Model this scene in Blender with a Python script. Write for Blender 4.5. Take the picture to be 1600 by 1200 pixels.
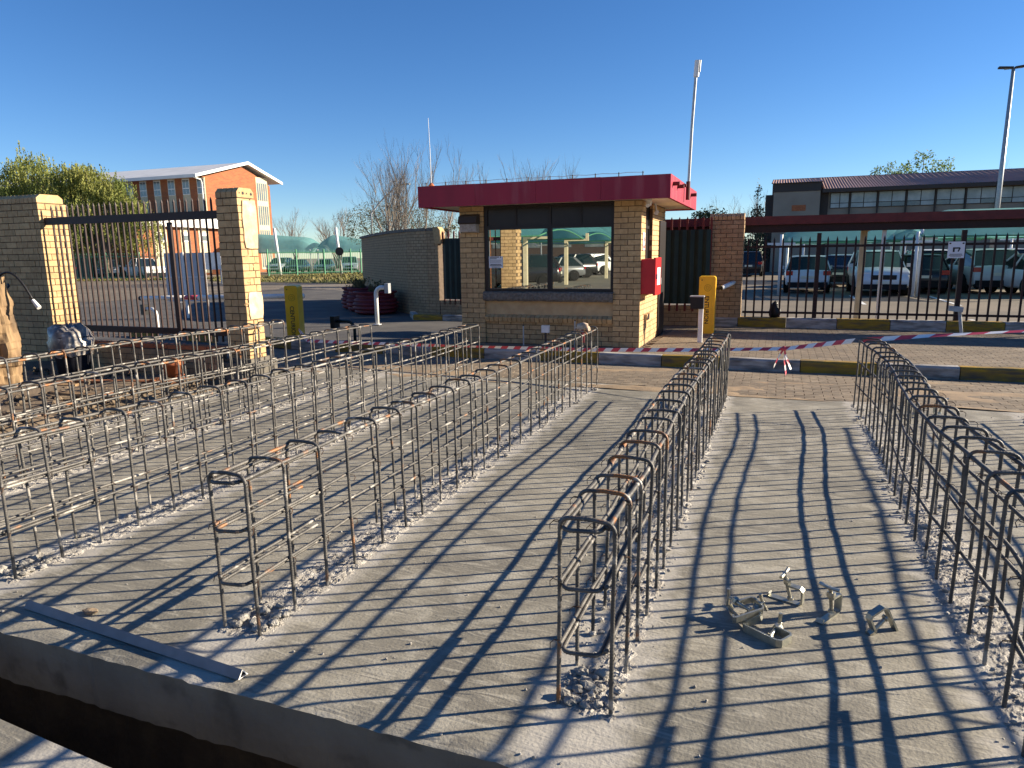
import bpy, math, random
from math import sin, cos, pi, radians, sqrt, atan2
from mathutils import Vector, noise, Matrix, Quaternion
random.seed(7)
sc = bpy.context.scene
for o in list(bpy.data.objects): bpy.data.objects.remove(o)

# ---------------------------------------------------------------- camera, sky, sun, exposure
CAM = Vector((0, 0, 1.68))
cd = bpy.data.cameras.new('camera'); cam = bpy.data.objects.new('camera', cd); sc.collection.objects.link(cam)
cd.sensor_fit = 'HORIZONTAL'; cd.sensor_width = 36.0; cd.lens = 36.0 * 1080 / 1600; cd.clip_start = 0.05; cd.clip_end = 2000
yaw, pitch, roll = radians(20.95), radians(10.62), radians(-0.734)
fwd = Vector((-sin(yaw) * cos(pitch), cos(yaw) * cos(pitch), -sin(pitch))); right = Vector((cos(yaw), sin(yaw), 0)); up = right.cross(fwd)
r2 = right * cos(roll) + up * sin(roll); u2 = up * cos(roll) - right * sin(roll)
cam.matrix_world = Matrix(((r2.x, u2.x, -fwd.x, CAM.x), (r2.y, u2.y, -fwd.y, CAM.y), (r2.z, u2.z, -fwd.z, CAM.z), (0, 0, 0, 1)))
sc.camera = cam
SUN_EL = radians(20.8); SUN_AZ = radians(28.4)           # direction towards the sun, measured from +X
sun_dir = Vector((cos(SUN_AZ) * cos(SUN_EL), sin(SUN_AZ) * cos(SUN_EL), sin(SUN_EL)))
w = bpy.data.worlds.new('World'); sc.world = w; w.use_nodes = True
nt = w.node_tree; bg = nt.nodes['Background']
sky = nt.nodes.new('ShaderNodeTexSky'); sky.sky_type = 'NISHITA'; sky.sun_disc = False
sky.sun_elevation = SUN_EL; sky.sun_rotation = pi / 2 - SUN_AZ
sky.altitude = 1400; sky.air_density = 1.0; sky.dust_density = 0.0; sky.ozone_density = 4.0
hs = nt.nodes.new('ShaderNodeHueSaturation'); hs.inputs['Saturation'].default_value = 1.18; hs.inputs['Hue'].default_value = .507      # the whole sky alike, clear highveld winter blue
nt.links.new(sky.outputs[0], hs.inputs['Color']); nt.links.new(hs.outputs[0], bg.inputs[0]); bg.inputs[1].default_value = 0.061
sl = bpy.data.lights.new('sun', 'SUN'); sl.energy = 5.0; sl.angle = radians(0.55); sl.color = (1.0, 0.87, 0.68)
so = bpy.data.objects.new('sun', sl); sc.collection.objects.link(so)
so.rotation_euler = (-sun_dir).to_track_quat('-Z', 'Y').to_euler()
sc.view_settings.view_transform = 'Standard'; sc.view_settings.look = 'None'; sc.view_settings.gamma = 1
sc.view_settings.use_curve_mapping = False
sc.view_settings.exposure = 1.38

# ---------------------------------------------------------------- helpers
COL = sc.collection
def rnd(a, b): return random.uniform(a, b)
class MB:
    def __init__(s): s.v = []; s.f = []; s.m = []
    def add(s, vs, fs, m=0):
        n = len(s.v); s.v += [tuple(p) for p in vs]; s.f += [tuple(i + n for i in f) for f in fs]; s.m += [m] * len(fs); return s
    def box(s, x0, x1, y0, y1, z0, z1, m=0):
        return s.add([(x0,y0,z0),(x1,y0,z0),(x1,y1,z0),(x0,y1,z0),(x0,y0,z1),(x1,y0,z1),(x1,y1,z1),(x0,y1,z1)],
                     [(0,3,2,1),(4,5,6,7),(0,1,5,4),(1,2,6,5),(2,3,7,6),(3,0,4,7)], m)
    def obox(s, c, sx, sy, sz, R=None, m=0):
        c = Vector(c); R = R or Matrix.Identity(3); vs = []
        for z in (-.5, .5):
            for x, y in ((-.5,-.5),(.5,-.5),(.5,.5),(-.5,.5)): vs.append(c + R @ Vector((x*sx, y*sy, z*sz)))
        return s.add(vs, [(0,3,2,1),(4,5,6,7),(0,1,5,4),(1,2,6,5),(2,3,7,6),(3,0,4,7)], m)
    def bar(s, a, b, wx, wy, m=0, upv=(0,0,1)):
        a = Vector(a); b = Vector(b); d = (b - a); L = d.length; z = d.normalized(); u = Vector(upv)
        if abs(z.dot(u)) > .99: u = Vector((0,1,0))
        x = u.cross(z).normalized(); y = z.cross(x)
        R = Matrix((x, y, z)).transposed(); return s.obox((a + b) / 2, wx, wy, L, R, m)
    def tube(s, pts, r, n=8, caps=True, m=0, rf=None):
        pts = [Vector(p) for p in pts]; N = len(pts); vs = []; fs = []
        t0 = (pts[1] - pts[0]).normalized(); u = Vector((0,0,1)) if abs(t0.z) < .9 else Vector((0,1,0))
        x = u.cross(t0).normalized(); S = 0
        for i, p in enumerate(pts):
            t = (pts[min(i+1,N-1)] - pts[max(i-1,0)]).normalized()
            x = (x - t * x.dot(t)).normalized(); y = t.cross(x)
            if i: S += (p - pts[i-1]).length
            ri = r[i] if isinstance(r, (list, tuple)) else r
            for k in range(n):
                a = 2*pi*k/n; rr = ri + (rf(S, a) if rf else 0)
                vs.append(p + (x*cos(a) + y*sin(a)) * rr)
        for i in range(N-1):
            for k in range(n): k2 = (k+1) % n; fs.append((i*n+k, i*n+k2, (i+1)*n+k2, (i+1)*n+k))
        if caps: fs.append(tuple(range(n-1,-1,-1))); fs.append(tuple((N-1)*n + k for k in range(n)))
        return s.add(vs, fs, m)
    def lathe(s, prof, n=20, c=(0,0,0), m=0, axis='z'):
        vs = []; fs = []
        for r, z in prof:
            for k in range(n):
                a = 2*pi*k/n; p = (r*cos(a), r*sin(a), z)
                if axis == 'y': p = (p[0], p[2], p[1])
                if axis == 'x': p = (p[2], p[0], p[1])
                vs.append((p[0]+c[0], p[1]+c[1], p[2]+c[2]))
        for i in range(len(prof)-1):
            for k in range(n): k2 = (k+1) % n; fs.append((i*n+k, i*n+k2, (i+1)*n+k2, (i+1)*n+k))
        return s.add(vs, fs, m)
    def prism(s, poly, a0, a1, axis='z', m=0):
        def P(p, h): return (p[0],p[1],h) if axis=='z' else ((p[0],h,p[1]) if axis=='y' else (h,p[0],p[1]))
        n = len(poly); vs = [P(p,a0) for p in poly] + [P(p,a1) for p in poly]
        fs = [tuple(range(n-1,-1,-1)), tuple(range(n,2*n))] + [(i,(i+1)%n,n+(i+1)%n,n+i) for i in range(n)]
        return s.add(vs, fs, m)
    def rock(s, c, r, m=0, sq=(1,1,1)):
        n = len(s.v); vs = []
        o = Vector((rnd(0,99),rnd(0,99),rnd(0,99)))
        for p in ICO[0]:
            d = Vector(p); k = r * (1 + .55 * noise.noise(d*1.3 + o))
            vs.append((c[0]+d.x*k*sq[0], c[1]+d.y*k*sq[1], c[2]+d.z*k*sq[2]))
        return s.add(vs, ICO[1], m)
    def mesh(s, name, mats, smooth=False):
        me = bpy.data.meshes.new(name); me.from_pydata(s.v, [], s.f)
        for mm in (mats if isinstance(mats, (list, tuple)) else [mats]): me.materials.append(mm)
        if any(s.m): me.polygons.foreach_set('material_index', s.m)
        if smooth: me.polygons.foreach_set('use_smooth', [True]*len(me.polygons))
        me.update(); return me
    def build(s, name, mats, parent=None, smooth=False, loc=None):
        return link(name, s.mesh(name, mats, smooth), parent, loc)
def ico():
    import bmesh
    b = bmesh.new(); bmesh.ops.create_icosphere(b, subdivisions=2, radius=1)
    vs = [tuple(v.co) for v in b.verts]; fs = [tuple(v.index for v in f.verts) for f in b.faces]; b.free(); return vs, fs
ICO = ico()
def link(name, data, parent=None, loc=None, rot=None, scale=None):
    o = bpy.data.objects.new(name, data); COL.objects.link(o)
    if parent: o.parent = parent
    if loc is not None: o.location = loc
    if rot is not None: o.rotation_euler = rot
    if scale is not None: o.scale = scale
    return o
def tag(o, label, cat, group=None):
    o['label'] = label; o['category'] = cat
    if group: o['group'] = group
    return o
def thing(name, label, cat, loc=(0,0,0), rz=0, group=None):
    o = link(name, None, None, loc, (0,0,rz)); o.empty_display_size = .2
    return tag(o, label, cat, group)
def struct(o): o['kind'] = 'structure'; return o
def stuff(o): o['kind'] = 'stuff'; return o

# ---------------------------------------------------------------- materials
def mat(name, c1, c2=None, sc_=4., rough=.85, bump=0., bsc=60., rand=0., metal=0., spec=.3, lo=.38, hi=.62, detail=6., c3=None, sc3=1., lo3=.55, hi3=.7, stretch=None, bdist=.01):
    m = bpy.data.materials.new(name); m.use_nodes = True; N = m.node_tree.nodes; L = m.node_tree.links
    b = N['Principled BSDF']; b.inputs['Roughness'].default_value = rough; b.inputs['Metallic'].default_value = metal
    b.inputs['Specular IOR Level'].default_value = spec
    g = N.new('ShaderNodeNewGeometry'); pos = g.outputs['Position']
    if stretch:
        vm = N.new('ShaderNodeVectorMath'); vm.operation = 'MULTIPLY'; vm.inputs[1].default_value = stretch; L.new(pos, vm.inputs[0]); pos = vm.outputs[0]
    def nz(s, lo_, hi_, d=detail):
        t = N.new('ShaderNodeTexNoise'); t.inputs['Scale'].default_value = s; t.inputs['Detail'].default_value = d; L.new(pos, t.inputs['Vector'])
        r = N.new('ShaderNodeMapRange'); r.inputs[1].default_value = lo_; r.inputs[2].default_value = hi_; L.new(t.outputs[0], r.inputs[0]); return r.outputs[0]
    def mix(f, a, bb):
        x = N.new('ShaderNodeMix'); x.data_type = 'RGBA'; L.new(f, x.inputs[0])
        for k, q in ((6, a), (7, bb)):
            if isinstance(q, tuple): x.inputs[k].default_value = (*q, 1)
            else: L.new(q, x.inputs[k])
        return x.outputs[2]
    out = None
    if c2: out = mix(nz(sc_, lo, hi), c1, c2)
    if c3: out = mix(nz(sc3, lo3, hi3), out if out else c1, c3)
    if rand:
        oi = N.new('ShaderNodeObjectInfo'); r = N.new('ShaderNodeMapRange'); r.inputs[3].default_value = 1 - rand; r.inputs[4].default_value = 1 + rand; L.new(oi.outputs['Random'], r.inputs[0])
        h = N.new('ShaderNodeHueSaturation'); L.new(r.outputs[0], h.inputs['Value'])
        if out: L.new(out, h.inputs['Color'])
        else: h.inputs['Color'].default_value = (*c1, 1)
        out = h.outputs[0]
    if out: L.new(out, b.inputs['Base Color'])
    else: b.inputs['Base Color'].default_value = (*c1, 1)
    if bump:
        t = N.new('ShaderNodeTexNoise'); t.inputs['Scale'].default_value = bsc; t.inputs['Detail'].default_value = 5; L.new(pos, t.inputs['Vector'])
        bp = N.new('ShaderNodeBump'); bp.inputs['Strength'].default_value = bump; bp.inputs['Distance'].default_value = bdist; L.new(t.outputs[0], bp.inputs['Height']); L.new(bp.outputs[0], b.inputs['Normal'])
    return m
M = {}
def slabmat():
    m = bpy.data.materials.new('slab_concrete'); m.use_nodes = True; N = m.node_tree.nodes; L = m.node_tree.links; b = N['Principled BSDF']; b.inputs['Specular IOR Level'].default_value = .35
    g = N.new('ShaderNodeNewGeometry'); pos = g.outputs['Position']; sx = N.new('ShaderNodeSeparateXYZ'); L.new(pos, sx.inputs[0])
    def mp(rot, sc_):
        v = N.new('ShaderNodeMapping'); v.inputs['Rotation'].default_value = (0,0,rot); v.inputs['Scale'].default_value = sc_; L.new(pos, v.inputs[0]); return v.outputs[0]
    def nz(vec, s_, lo, hi, d=6, dist=0):
        t = N.new('ShaderNodeTexNoise'); t.inputs['Scale'].default_value = s_; t.inputs['Detail'].default_value = d; t.inputs['Distortion'].default_value = dist; L.new(vec, t.inputs['Vector'])
        r = N.new('ShaderNodeMapRange'); r.inputs[1].default_value = lo; r.inputs[2].default_value = hi; L.new(t.outputs[0], r.inputs[0]); return r.outputs[0], t.outputs[0]
    def mix(f, a_, b_, k=1.):
        x = N.new('ShaderNodeMix'); x.data_type = 'RGBA'
        if k != 1: q = N.new('ShaderNodeMath'); q.operation = 'MULTIPLY'; q.inputs[1].default_value = k; L.new(f, q.inputs[0]); f = q.outputs[0]
        L.new(f, x.inputs[0])
        for j, q in ((6, a_), (7, b_)):
            if isinstance(q, tuple): x.inputs[j].default_value = (*q, 1)
            else: L.new(q, x.inputs[j])
        return x.outputs[2]
    c = mix(nz(pos, 1.1, .36, .66)[0], (.272,.25,.198), (.165,.153,.126))
    c = mix(nz(pos, 4.2, .50, .64, 9, .6)[0], c, (.335,.312,.255), .85)
    c = mix(nz(pos, 2.3, .55, .66, 9, .8)[0], c, (.15,.142,.118), .6)
    c = mix(nz(pos, .5, .50, .62, 10, 1.0)[0], c, (.135,.128,.106), .6)           # large damp blotches
    sw, swr = nz(mp(.5, (2.2,14,1)), 2.2, .52, .72, 8, 1.2)                    # trowel sweeps
    c = mix(sw, c, (.36,.335,.275), .85)
    sw2, _ = nz(mp(-.9, (1.5,18,1)), 2.6, .55, .7, 8, 1.5)
    c = mix(sw2, c, (.125,.116,.10), .7)
    c = mix(nz(pos, 60, .60, .68, 3)[0], c, (.16,.145,.12), .5)               # fine specks
    dist = None
    for cx in (2.47,.955,-.597,-2.20,-3.83,-5.31,-6.48):
        d = N.new('ShaderNodeMath'); d.operation = 'SUBTRACT'; d.inputs[1].default_value = cx; L.new(sx.outputs[0], d.inputs[0]); a_ = N.new('ShaderNodeMath'); a_.operation = 'ABSOLUTE'; L.new(d.outputs[0], a_.inputs[0])
        if dist is None: dist = a_.outputs[0]
        else: q = N.new('ShaderNodeMath'); q.operation = 'MINIMUM'; L.new(dist, q.inputs[0]); L.new(a_.outputs[0], q.inputs[1]); dist = q.outputs[0]
    _, nn = nz(pos, 7, 0, 1, 8); w_ = N.new('ShaderNodeMath'); w_.operation = 'MULTIPLY'; w_.inputs[1].default_value = .30; L.new(nn, w_.inputs[0])
    q = N.new('ShaderNodeMath'); q.operation = 'ADD'; L.new(dist, q.inputs[0]); L.new(w_.outputs[0], q.inputs[1])
    r = N.new('ShaderNodeMapRange'); r.inputs[1].default_value = .375; r.inputs[2].default_value = .29; L.new(q.outputs[0], r.inputs[0])
    c = mix(r.outputs[0], c, (.42,.395,.35), .7)                               # pale cement slurry left beside the chipped strips
    L.new(c, b.inputs['Base Color'])
    rr = N.new('ShaderNodeMapRange'); rr.inputs[3].default_value = .6; rr.inputs[4].default_value = .9; L.new(swr, rr.inputs[0]); L.new(rr.outputs[0], b.inputs['Roughness'])
    h = N.new('ShaderNodeMath'); h.operation = 'ADD'; L.new(swr, h.inputs[0]); _, f1 = nz(pos, 70, 0, 1, 5); f2 = N.new('ShaderNodeMath'); f2.operation = 'MULTIPLY'; f2.inputs[1].default_value = .8; L.new(f1, f2.inputs[0]); L.new(f2.outputs[0], h.inputs[1])
    bp = N.new('ShaderNodeBump'); bp.inputs['Strength'].default_value = .5; bp.inputs['Distance'].default_value = .007; L.new(h.outputs[0], bp.inputs['Height']); L.new(bp.outputs[0], b.inputs['Normal'])
    return m
M['slab'] = slabmat()
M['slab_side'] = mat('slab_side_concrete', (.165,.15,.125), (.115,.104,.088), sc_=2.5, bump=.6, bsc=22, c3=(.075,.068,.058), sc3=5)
M['scab'] = mat('scabbled_concrete', (.40,.375,.335), (.27,.25,.22), sc_=22, rough=.95, bump=.9, bsc=130, c3=(.50,.475,.43), sc3=9)
M['clod'] = mat('dark_clods', (.24,.225,.2), (.36,.34,.30), sc_=25, rough=.95, bump=.8, bsc=120)
M['earth'] = mat('earth', (.2,.15,.1), (.12,.09,.06), sc_=3, bump=.8, bsc=25)
M['soil'] = mat('dark_soil', (.05,.038,.028), (.03,.023,.018), sc_=6, bump=.9, bsc=30)  # darker tone for the set-back face below the slab edge
M['sand'] = mat('sandy_soil', (.33,.24,.15), (.22,.165,.11), sc_=4, bump=.5, bsc=60)
M['ground'] = mat('dusty_ground', (.22,.185,.14), (.17,.145,.115), sc_=.4, bump=.3, bsc=20)
M['asphalt'] = mat('asphalt', (.105,.098,.088), (.075,.07,.066), sc_=1.2, bump=.4, bsc=140, c3=(.15,.135,.115), sc3=.35)
M['tarmac'] = mat('dusty_tarmac', (.19,.155,.115), (.14,.118,.09), sc_=.6, bump=.3, bsc=60)
M['grass'] = mat('dry_grass', (.22,.18,.065), (.12,.13,.035), sc_=.8, bump=.8, bsc=30, c3=(.28,.2,.1), sc3=.5)
M['paver'] = mat('clay_paver', (.222,.176,.124), (.165,.133,.098), sc_=9, rand=.16, bump=.4, bsc=90, c3=(.275,.225,.162), sc3=2.2)
M['paver_bed'] = mat('paver_joint_sand', (.17,.13,.09), (.12,.095,.07), sc_=14)
M['brick'] = mat('face_brick', (.55,.37,.185), (.455,.295,.14), sc_=16, rand=.15, bump=.45, bsc=120, rough=.8, c3=(.35,.22,.115), sc3=1.6, lo3=.52, hi3=.75)
M['brick_tan'] = mat('wall_brick', (.42,.285,.16), (.34,.225,.125), sc_=10, rand=.1, bump=.35, bsc=120)
M['mortar'] = mat('mortar', (.13,.088,.056), (.10,.07,.045), sc_=12)
M['mortar_wall'] = mat('mortar_wall', (.12,.085,.06), (.09,.065,.045), sc_=12)
M['plaster'] = mat('plaster', (.55,.385,.21), (.47,.32,.17), sc_=7, bump=.3, bsc=80)
M['patch'] = mat('patch_plaster', (.60,.47,.30), (.50,.37,.22), sc_=9, bump=.7, bsc=40, c3=(.66,.56,.42), sc3=4)
M['stone'] = mat('rough_sill_stone', (.20,.175,.15), (.12,.105,.09), sc_=25, bump=1., bsc=60)
M['maroon'] = mat('maroon_paint', (.35,.022,.045), (.29,.02,.04), sc_=3, rough=.5, c3=(.36,.06,.075), sc3=5, stretch=(1,1,.12), bump=.15, bsc=8)
M['maroon_old'] = mat('old_maroon_paint', (.155,.034,.03), (.11,.026,.024), sc_=5, rough=.6)
M['maroon_dark'] = mat('dark_maroon_steel', (.034,.013,.011), (.024,.010,.009), sc_=20, rough=.5)
M['soffit'] = mat('soffit_paint', (.72,.66,.55), (.62,.55,.45), sc_=4)
M['frame'] = mat('bronze_aluminium', (.022,.018,.018), rough=.4)
M['panel'] = mat('tinted_panel', (.028,.022,.022), (.02,.017,.017), sc_=3, rough=.3)
M['red'] = mat('red_plastic', (.62,.012,.018), (.55,.01,.015), sc_=6, rough=.35, spec=.5)
M['white'] = mat('white_paint', (.78,.77,.74), (.70,.69,.66), sc_=8, rough=.5)
M['offwhite'] = mat('cream_paint', (.56,.49,.33), (.49,.42,.28), sc_=5, rough=.7)
M['grey'] = mat('grey_steel', (.42,.44,.45), (.34,.36,.37), sc_=8, rough=.45, metal=.3)
M['galv'] = mat('galvanised_steel', (.44,.43,.36), (.33,.33,.28), sc_=30, rough=.38, metal=.75, bump=.2, bsc=200)
M['zinc_bolt'] = mat('zinc_bolt', (.5,.48,.40), (.36,.34,.28), sc_=40, rough=.35, metal=.8)
M['black'] = mat('black_plastic', (.012,.012,.013), rough=.5)
M['yellow'] = mat('yellow_enamel', (.80,.47,.012), (.74,.42,.012), sc_=5, rough=.38, spec=.5)
M['kerb_y'] = mat('worn_shaded_yellow_kerb', (.36,.22,.02), (.27,.165,.02), sc_=9, rough=.7, c3=(.09,.075,.055), sc3=5, lo3=.44, hi3=.72, bump=.5, bsc=50, stretch=(.6,.6,3.), detail=10)  # real paint wear, darkened further to stand in for the booth's shade
M['kerb_w'] = mat('worn_shaded_white_kerb', (.43,.405,.37), (.34,.315,.285), sc_=9, rough=.7, c3=(.12,.108,.095), sc3=5, lo3=.42, hi3=.70, bump=.5, bsc=50, stretch=(.6,.6,3.), detail=10)  # worn paint, with shade at the booth also put into the colour
M['kerb_c'] = mat('bare_kerb', (.22,.19,.15), (.15,.13,.105), sc_=8, bump=.6, bsc=40)
M['tape_r'] = mat('tape_red', (.6,.07,.10), rough=.4)
M['tape_w'] = mat('tape_white', (.85,.82,.80), rough=.4)
M['pvc'] = mat('pvc_grey', (.22,.21,.22), (.18,.17,.18), sc_=12, rough=.55)
M['pvc_end'] = mat('pvc_cut_end', (.75,.74,.72), rough=.6)
M['green'] = mat('green_fence_paint', (.10,.30,.17), (.08,.24,.14), sc_=6, rough=.5)
M['screen'] = mat('dark_green_sheet', (.012,.028,.024), (.009,.02,.018), sc_=3, rough=.5)
M['net'] = mat('teal_shade_net', (.06,.27,.23), (.05,.225,.195), sc_=2, rough=.8)
M['net_blue'] = mat('blue_teal_net', (.05,.20,.24), (.04,.165,.2), sc_=2, rough=.8)
M['planter'] = mat('maroon_planter', (.17,.022,.03), (.12,.018,.024), sc_=5, rough=.6)
M['tyre'] = mat('tyre_rubber', (.015,.015,.015), rough=.9)
M['rim'] = mat('alloy_rim', (.45,.45,.46), rough=.35, metal=.7)
M['carglass'] = mat('car_glass', (.012,.015,.016), rough=.06, spec=.8)
M['tail'] = mat('tail_lamp', (.45,.01,.012), rough=.2, spec=.6)
M['headlamp'] = mat('head_lamp', (.7,.72,.74), rough=.12, spec=.8)
M['plate'] = mat('number_plate', (.72,.70,.55), rough=.5)
M['bark'] = mat('bark', (.20,.15,.105), (.12,.09,.065), sc_=6, bump=.7, bsc=30)
M['bark_pale'] = mat('pale_winter_twigs', (.29,.25,.21), (.21,.18,.15), sc_=2)
M['log'] = mat('split_log', (.30,.2,.105), (.16,.1,.055), sc_=9, bump=1., bsc=20, stretch=(1,1,.22), c3=(.13,.09,.055), sc3=5)
M['ink'] = mat('black_ink', (.03,.028,.025), rough=.6)
M['paper'] = mat('paper', (.78,.78,.80), rough=.7)
M['roof_grey'] = mat('pale_sheet_roof', (.66,.66,.65), (.58,.58,.57), sc_=.7, rough=.5)
M['roof_red'] = mat('red_sheet_roof', (.34,.205,.15), (.28,.165,.12), sc_=.6, rough=.55)
M['bld_wall'] = mat('brown_plaster', (.33,.27,.205), (.27,.22,.17), sc_=.5)
M['bld_dark'] = mat('dark_brown_trim', (.06,.045,.038), rough=.6)
M['winglass'] = mat('window_glass', (.09,.115,.13), (.16,.18,.18), sc_=.9, rough=.12, spec=.8)
M['blind'] = mat('window_blind', (.48,.52,.5), (.33,.37,.36), sc_=1.3, rough=.25, spec=.6)
M['rust'] = mat('rusty_steel', (.28,.11,.045), (.16,.065,.03), sc_=14, bump=.5)
M['pot'] = mat('orange_clay', (.45,.15,.06), (.36,.11,.05), sc_=9)
M['bag'] = mat('plastic_bag', (.30,.26,.22), (.09,.09,.10), sc_=9, rough=.3, spec=.6, c3=(.5,.46,.40), sc3=11, lo3=.56, hi3=.62)
M['bin'] = mat('dark_bin', (.03,.033,.045), (.02,.02,.03), sc_=6, rough=.5)
M['cloth'] = mat('dirty_glove', (.58,.46,.34), (.34,.24,.18), sc_=20, rough=.95)
M['leafgreen'] = mat('dark_leaves', (.05,.07,.028), (.085,.10,.04), sc_=.8, rough=.7)
def leafmat(name, a, b, s=.6):
    m = mat(name, a, b, sc_=s, rough=.65, spec=.25); N = m.node_tree.nodes; L = m.node_tree.links; bs = N['Principled BSDF']
    tr = N.new('ShaderNodeBsdfTranslucent'); mx = N.new('ShaderNodeMixShader'); mx.inputs[0].default_value = .35
    src = bs.inputs['Base Color'].links[0].from_socket; L.new(src, tr.inputs[0]); L.new(bs.outputs[0], mx.inputs[1]); L.new(tr.outputs[0], mx.inputs[2]); L.new(mx.outputs[0], N['Material Output'].inputs[0]); return m
M['pepper'] = leafmat('pepper_tree_leaves', (.155,.19,.045), (.28,.285,.075))
M['lime'] = leafmat('fresh_leaves', (.20,.27,.075), (.13,.19,.055))
M['olive'] = leafmat('olive_leaves', (.11,.115,.06), (.17,.16,.085))
def brickfar():
    m = bpy.data.materials.new('far_orange_brick'); m.use_nodes = True; N = m.node_tree.nodes; L = m.node_tree.links; b = N['Principled BSDF']; b.inputs['Roughness'].default_value = .85
    g = N.new('ShaderNodeNewGeometry'); sx = N.new('ShaderNodeSeparateXYZ'); L.new(g.outputs['Position'], sx.inputs[0])
    ad = N.new('ShaderNodeMath'); ad.operation = 'ADD'; L.new(sx.outputs[0], ad.inputs[0]); L.new(sx.outputs[1], ad.inputs[1])
    cx = N.new('ShaderNodeCombineXYZ'); L.new(ad.outputs[0], cx.inputs[0]); L.new(sx.outputs[2], cx.inputs[1])
    t = N.new('ShaderNodeTexBrick'); t.inputs['Scale'].default_value = 1; t.inputs['Brick Width'].default_value = .46; t.inputs['Row Height'].default_value = .17; t.inputs['Mortar Size'].default_value = .012
    t.inputs['Color1'].default_value = (.34,.105,.032,1); t.inputs['Color2'].default_value = (.25,.07,.024,1); t.inputs['Mortar'].default_value = (.22,.115,.065,1); L.new(cx.outputs[0], t.inputs['Vector'])
    L.new(t.outputs[0], b.inputs['Base Color']); return m
M['brick_far'] = brickfar()
def rebarmat(name, slurry, rust):
    m = bpy.data.materials.new(name); m.use_nodes = True; N = m.node_tree.nodes; L = m.node_tree.links; b = N['Principled BSDF']
    b.inputs['Roughness'].default_value = .55; b.inputs['Metallic'].default_value = .25
    g = N.new('ShaderNodeNewGeometry'); sx = N.new('ShaderNodeSeparateXYZ'); L.new(g.outputs['Position'], sx.inputs[0])
    def nz(s, lo, hi, add=None):
        t = N.new('ShaderNodeTexNoise'); t.inputs['Scale'].default_value = s; t.inputs['Detail'].default_value = 5; L.new(g.outputs['Position'], t.inputs['Vector']); v = t.outputs[0]
        if add is not None:
            a = N.new('ShaderNodeMath'); a.operation = 'ADD'; L.new(v, a.inputs[0]); L.new(add, a.inputs[1]); v = a.outputs[0]
        r = N.new('ShaderNodeMapRange'); r.inputs[1].default_value = lo; r.inputs[2].default_value = hi; L.new(v, r.inputs[0]); return r.outputs[0]
    def mix(f, a, bb):
        x = N.new('ShaderNodeMix'); x.data_type = 'RGBA'; L.new(f, x.inputs[0])
        for k, q in ((6, a), (7, bb)):
            if isinstance(q, tuple): x.inputs[k].default_value = (*q, 1)
            else: L.new(q, x.inputs[k])
        return x.outputs[2]
    def zr(a, bb, lo, hi):
        r = N.new('ShaderNodeMapRange'); r.inputs[1].default_value = a; r.inputs[2].default_value = bb; r.inputs[3].default_value = lo; r.inputs[4].default_value = hi; L.new(sx.outputs[2], r.inputs[0]); return r.outputs[0]
    c = mix(nz(14, .4, .6), (.06,.057,.054), (.115,.107,.096))
    c = mix(nz(7, .62 - rust, .70 - rust, zr(.70, .765, 0, .09)), c, (.27,.115,.04))
    c = mix(nz(9, .66 - slurry, .71 - slurry, zr(.0, .13, .16, 0)), c, (.30,.28,.25))
    L.new(c, b.inputs['Base Color'])
    t = N.new('ShaderNodeTexNoise'); t.inputs['Scale'].default_value = 180; L.new(g.outputs['Position'], t.inputs['Vector'])
    bp = N.new('ShaderNodeBump'); bp.inputs['Strength'].default_value = .4; bp.inputs['Distance'].default_value = .004; L.new(t.outputs[0], bp.inputs['Height']); L.new(bp.outputs[0], b.inputs['Normal'])
    return m
RB = {'clean': rebarmat('rebar_clean', -.02, -.06), 'mid': rebarmat('rebar_weathered', .05, -.005), 'slurry': rebarmat('rebar_slurried', .085, -.03)}
M['tie'] = mat('tie_wire', (.04,.03,.025), (.12,.06,.03), sc_=20, rough=.6)
def mirrorglass(name, k, tint):
    m = bpy.data.materials.new(name); m.use_nodes = True; N = m.node_tree.nodes; L = m.node_tree.links; b = N['Principled BSDF']
    b.inputs['Base Color'].default_value = (.01,.012,.012,1); b.inputs['Roughness'].default_value = .08
    g = N.new('ShaderNodeBsdfGlossy'); g.inputs['Color'].default_value = (*tint, 1); g.inputs['Roughness'].default_value = .004
    mx = N.new('ShaderNodeMixShader'); mx.inputs[0].default_value = k; L.new(b.outputs[0], mx.inputs[1]); L.new(g.outputs[0], mx.inputs[2]); L.new(mx.outputs[0], N['Material Output'].inputs[0]); return m
M['booth_glass'] = mirrorglass('reflective_film_glass', .8, (.62,.66,.64))

# ---------------------------------------------------------------- ground, slab, trench
HX0, HX1, HY0, HY1 = -17., 7., -.9, 8.46
g = MB(); R_ = 600.
zg = -.03
for x0, x1, y0, y1 in ((-R_,R_,HY1,R_),(-R_,R_,-R_,HY0),(-R_,HX0,HY0,HY1),(HX1,R_,HY0,HY1)):
    g.add([(x0,y0,zg),(x1,y0,zg),(x1,y1,zg),(x0,y1,zg)], [(0,1,2,3)])
struct(g.build('ground', M['ground']))
# excavated floor
f = MB(); nx, ny = 96, 40
for j in range(ny+1):
    for i in range(nx+1):
        x = HX0 + (HX1-HX0)*i/nx; y = HY0 + (HY1+.3-HY0)*j/ny
        z = -.75 + .05*noise.noise(Vector((x*2,y*2,3)))
        if x < -6.8: z += min(1, (-6.8-x)/.25) * (.82 + .09*noise.noise(Vector((x*1.3,y*1.3,8))) + .05*noise.noise(Vector((x*4,y*4,8))))
        if i in (0,nx) or j in (0,ny): z = -.8 if j == ny else z
        f.v.append((x,y,z))
for j in range(ny):
    for i in range(nx): a = j*(nx+1)+i; f.f.append((a,a+1,a+nx+2,a+nx+1)); f.m.append(0)
struct(f.build('excavation', M['earth'], smooth=True))
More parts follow.
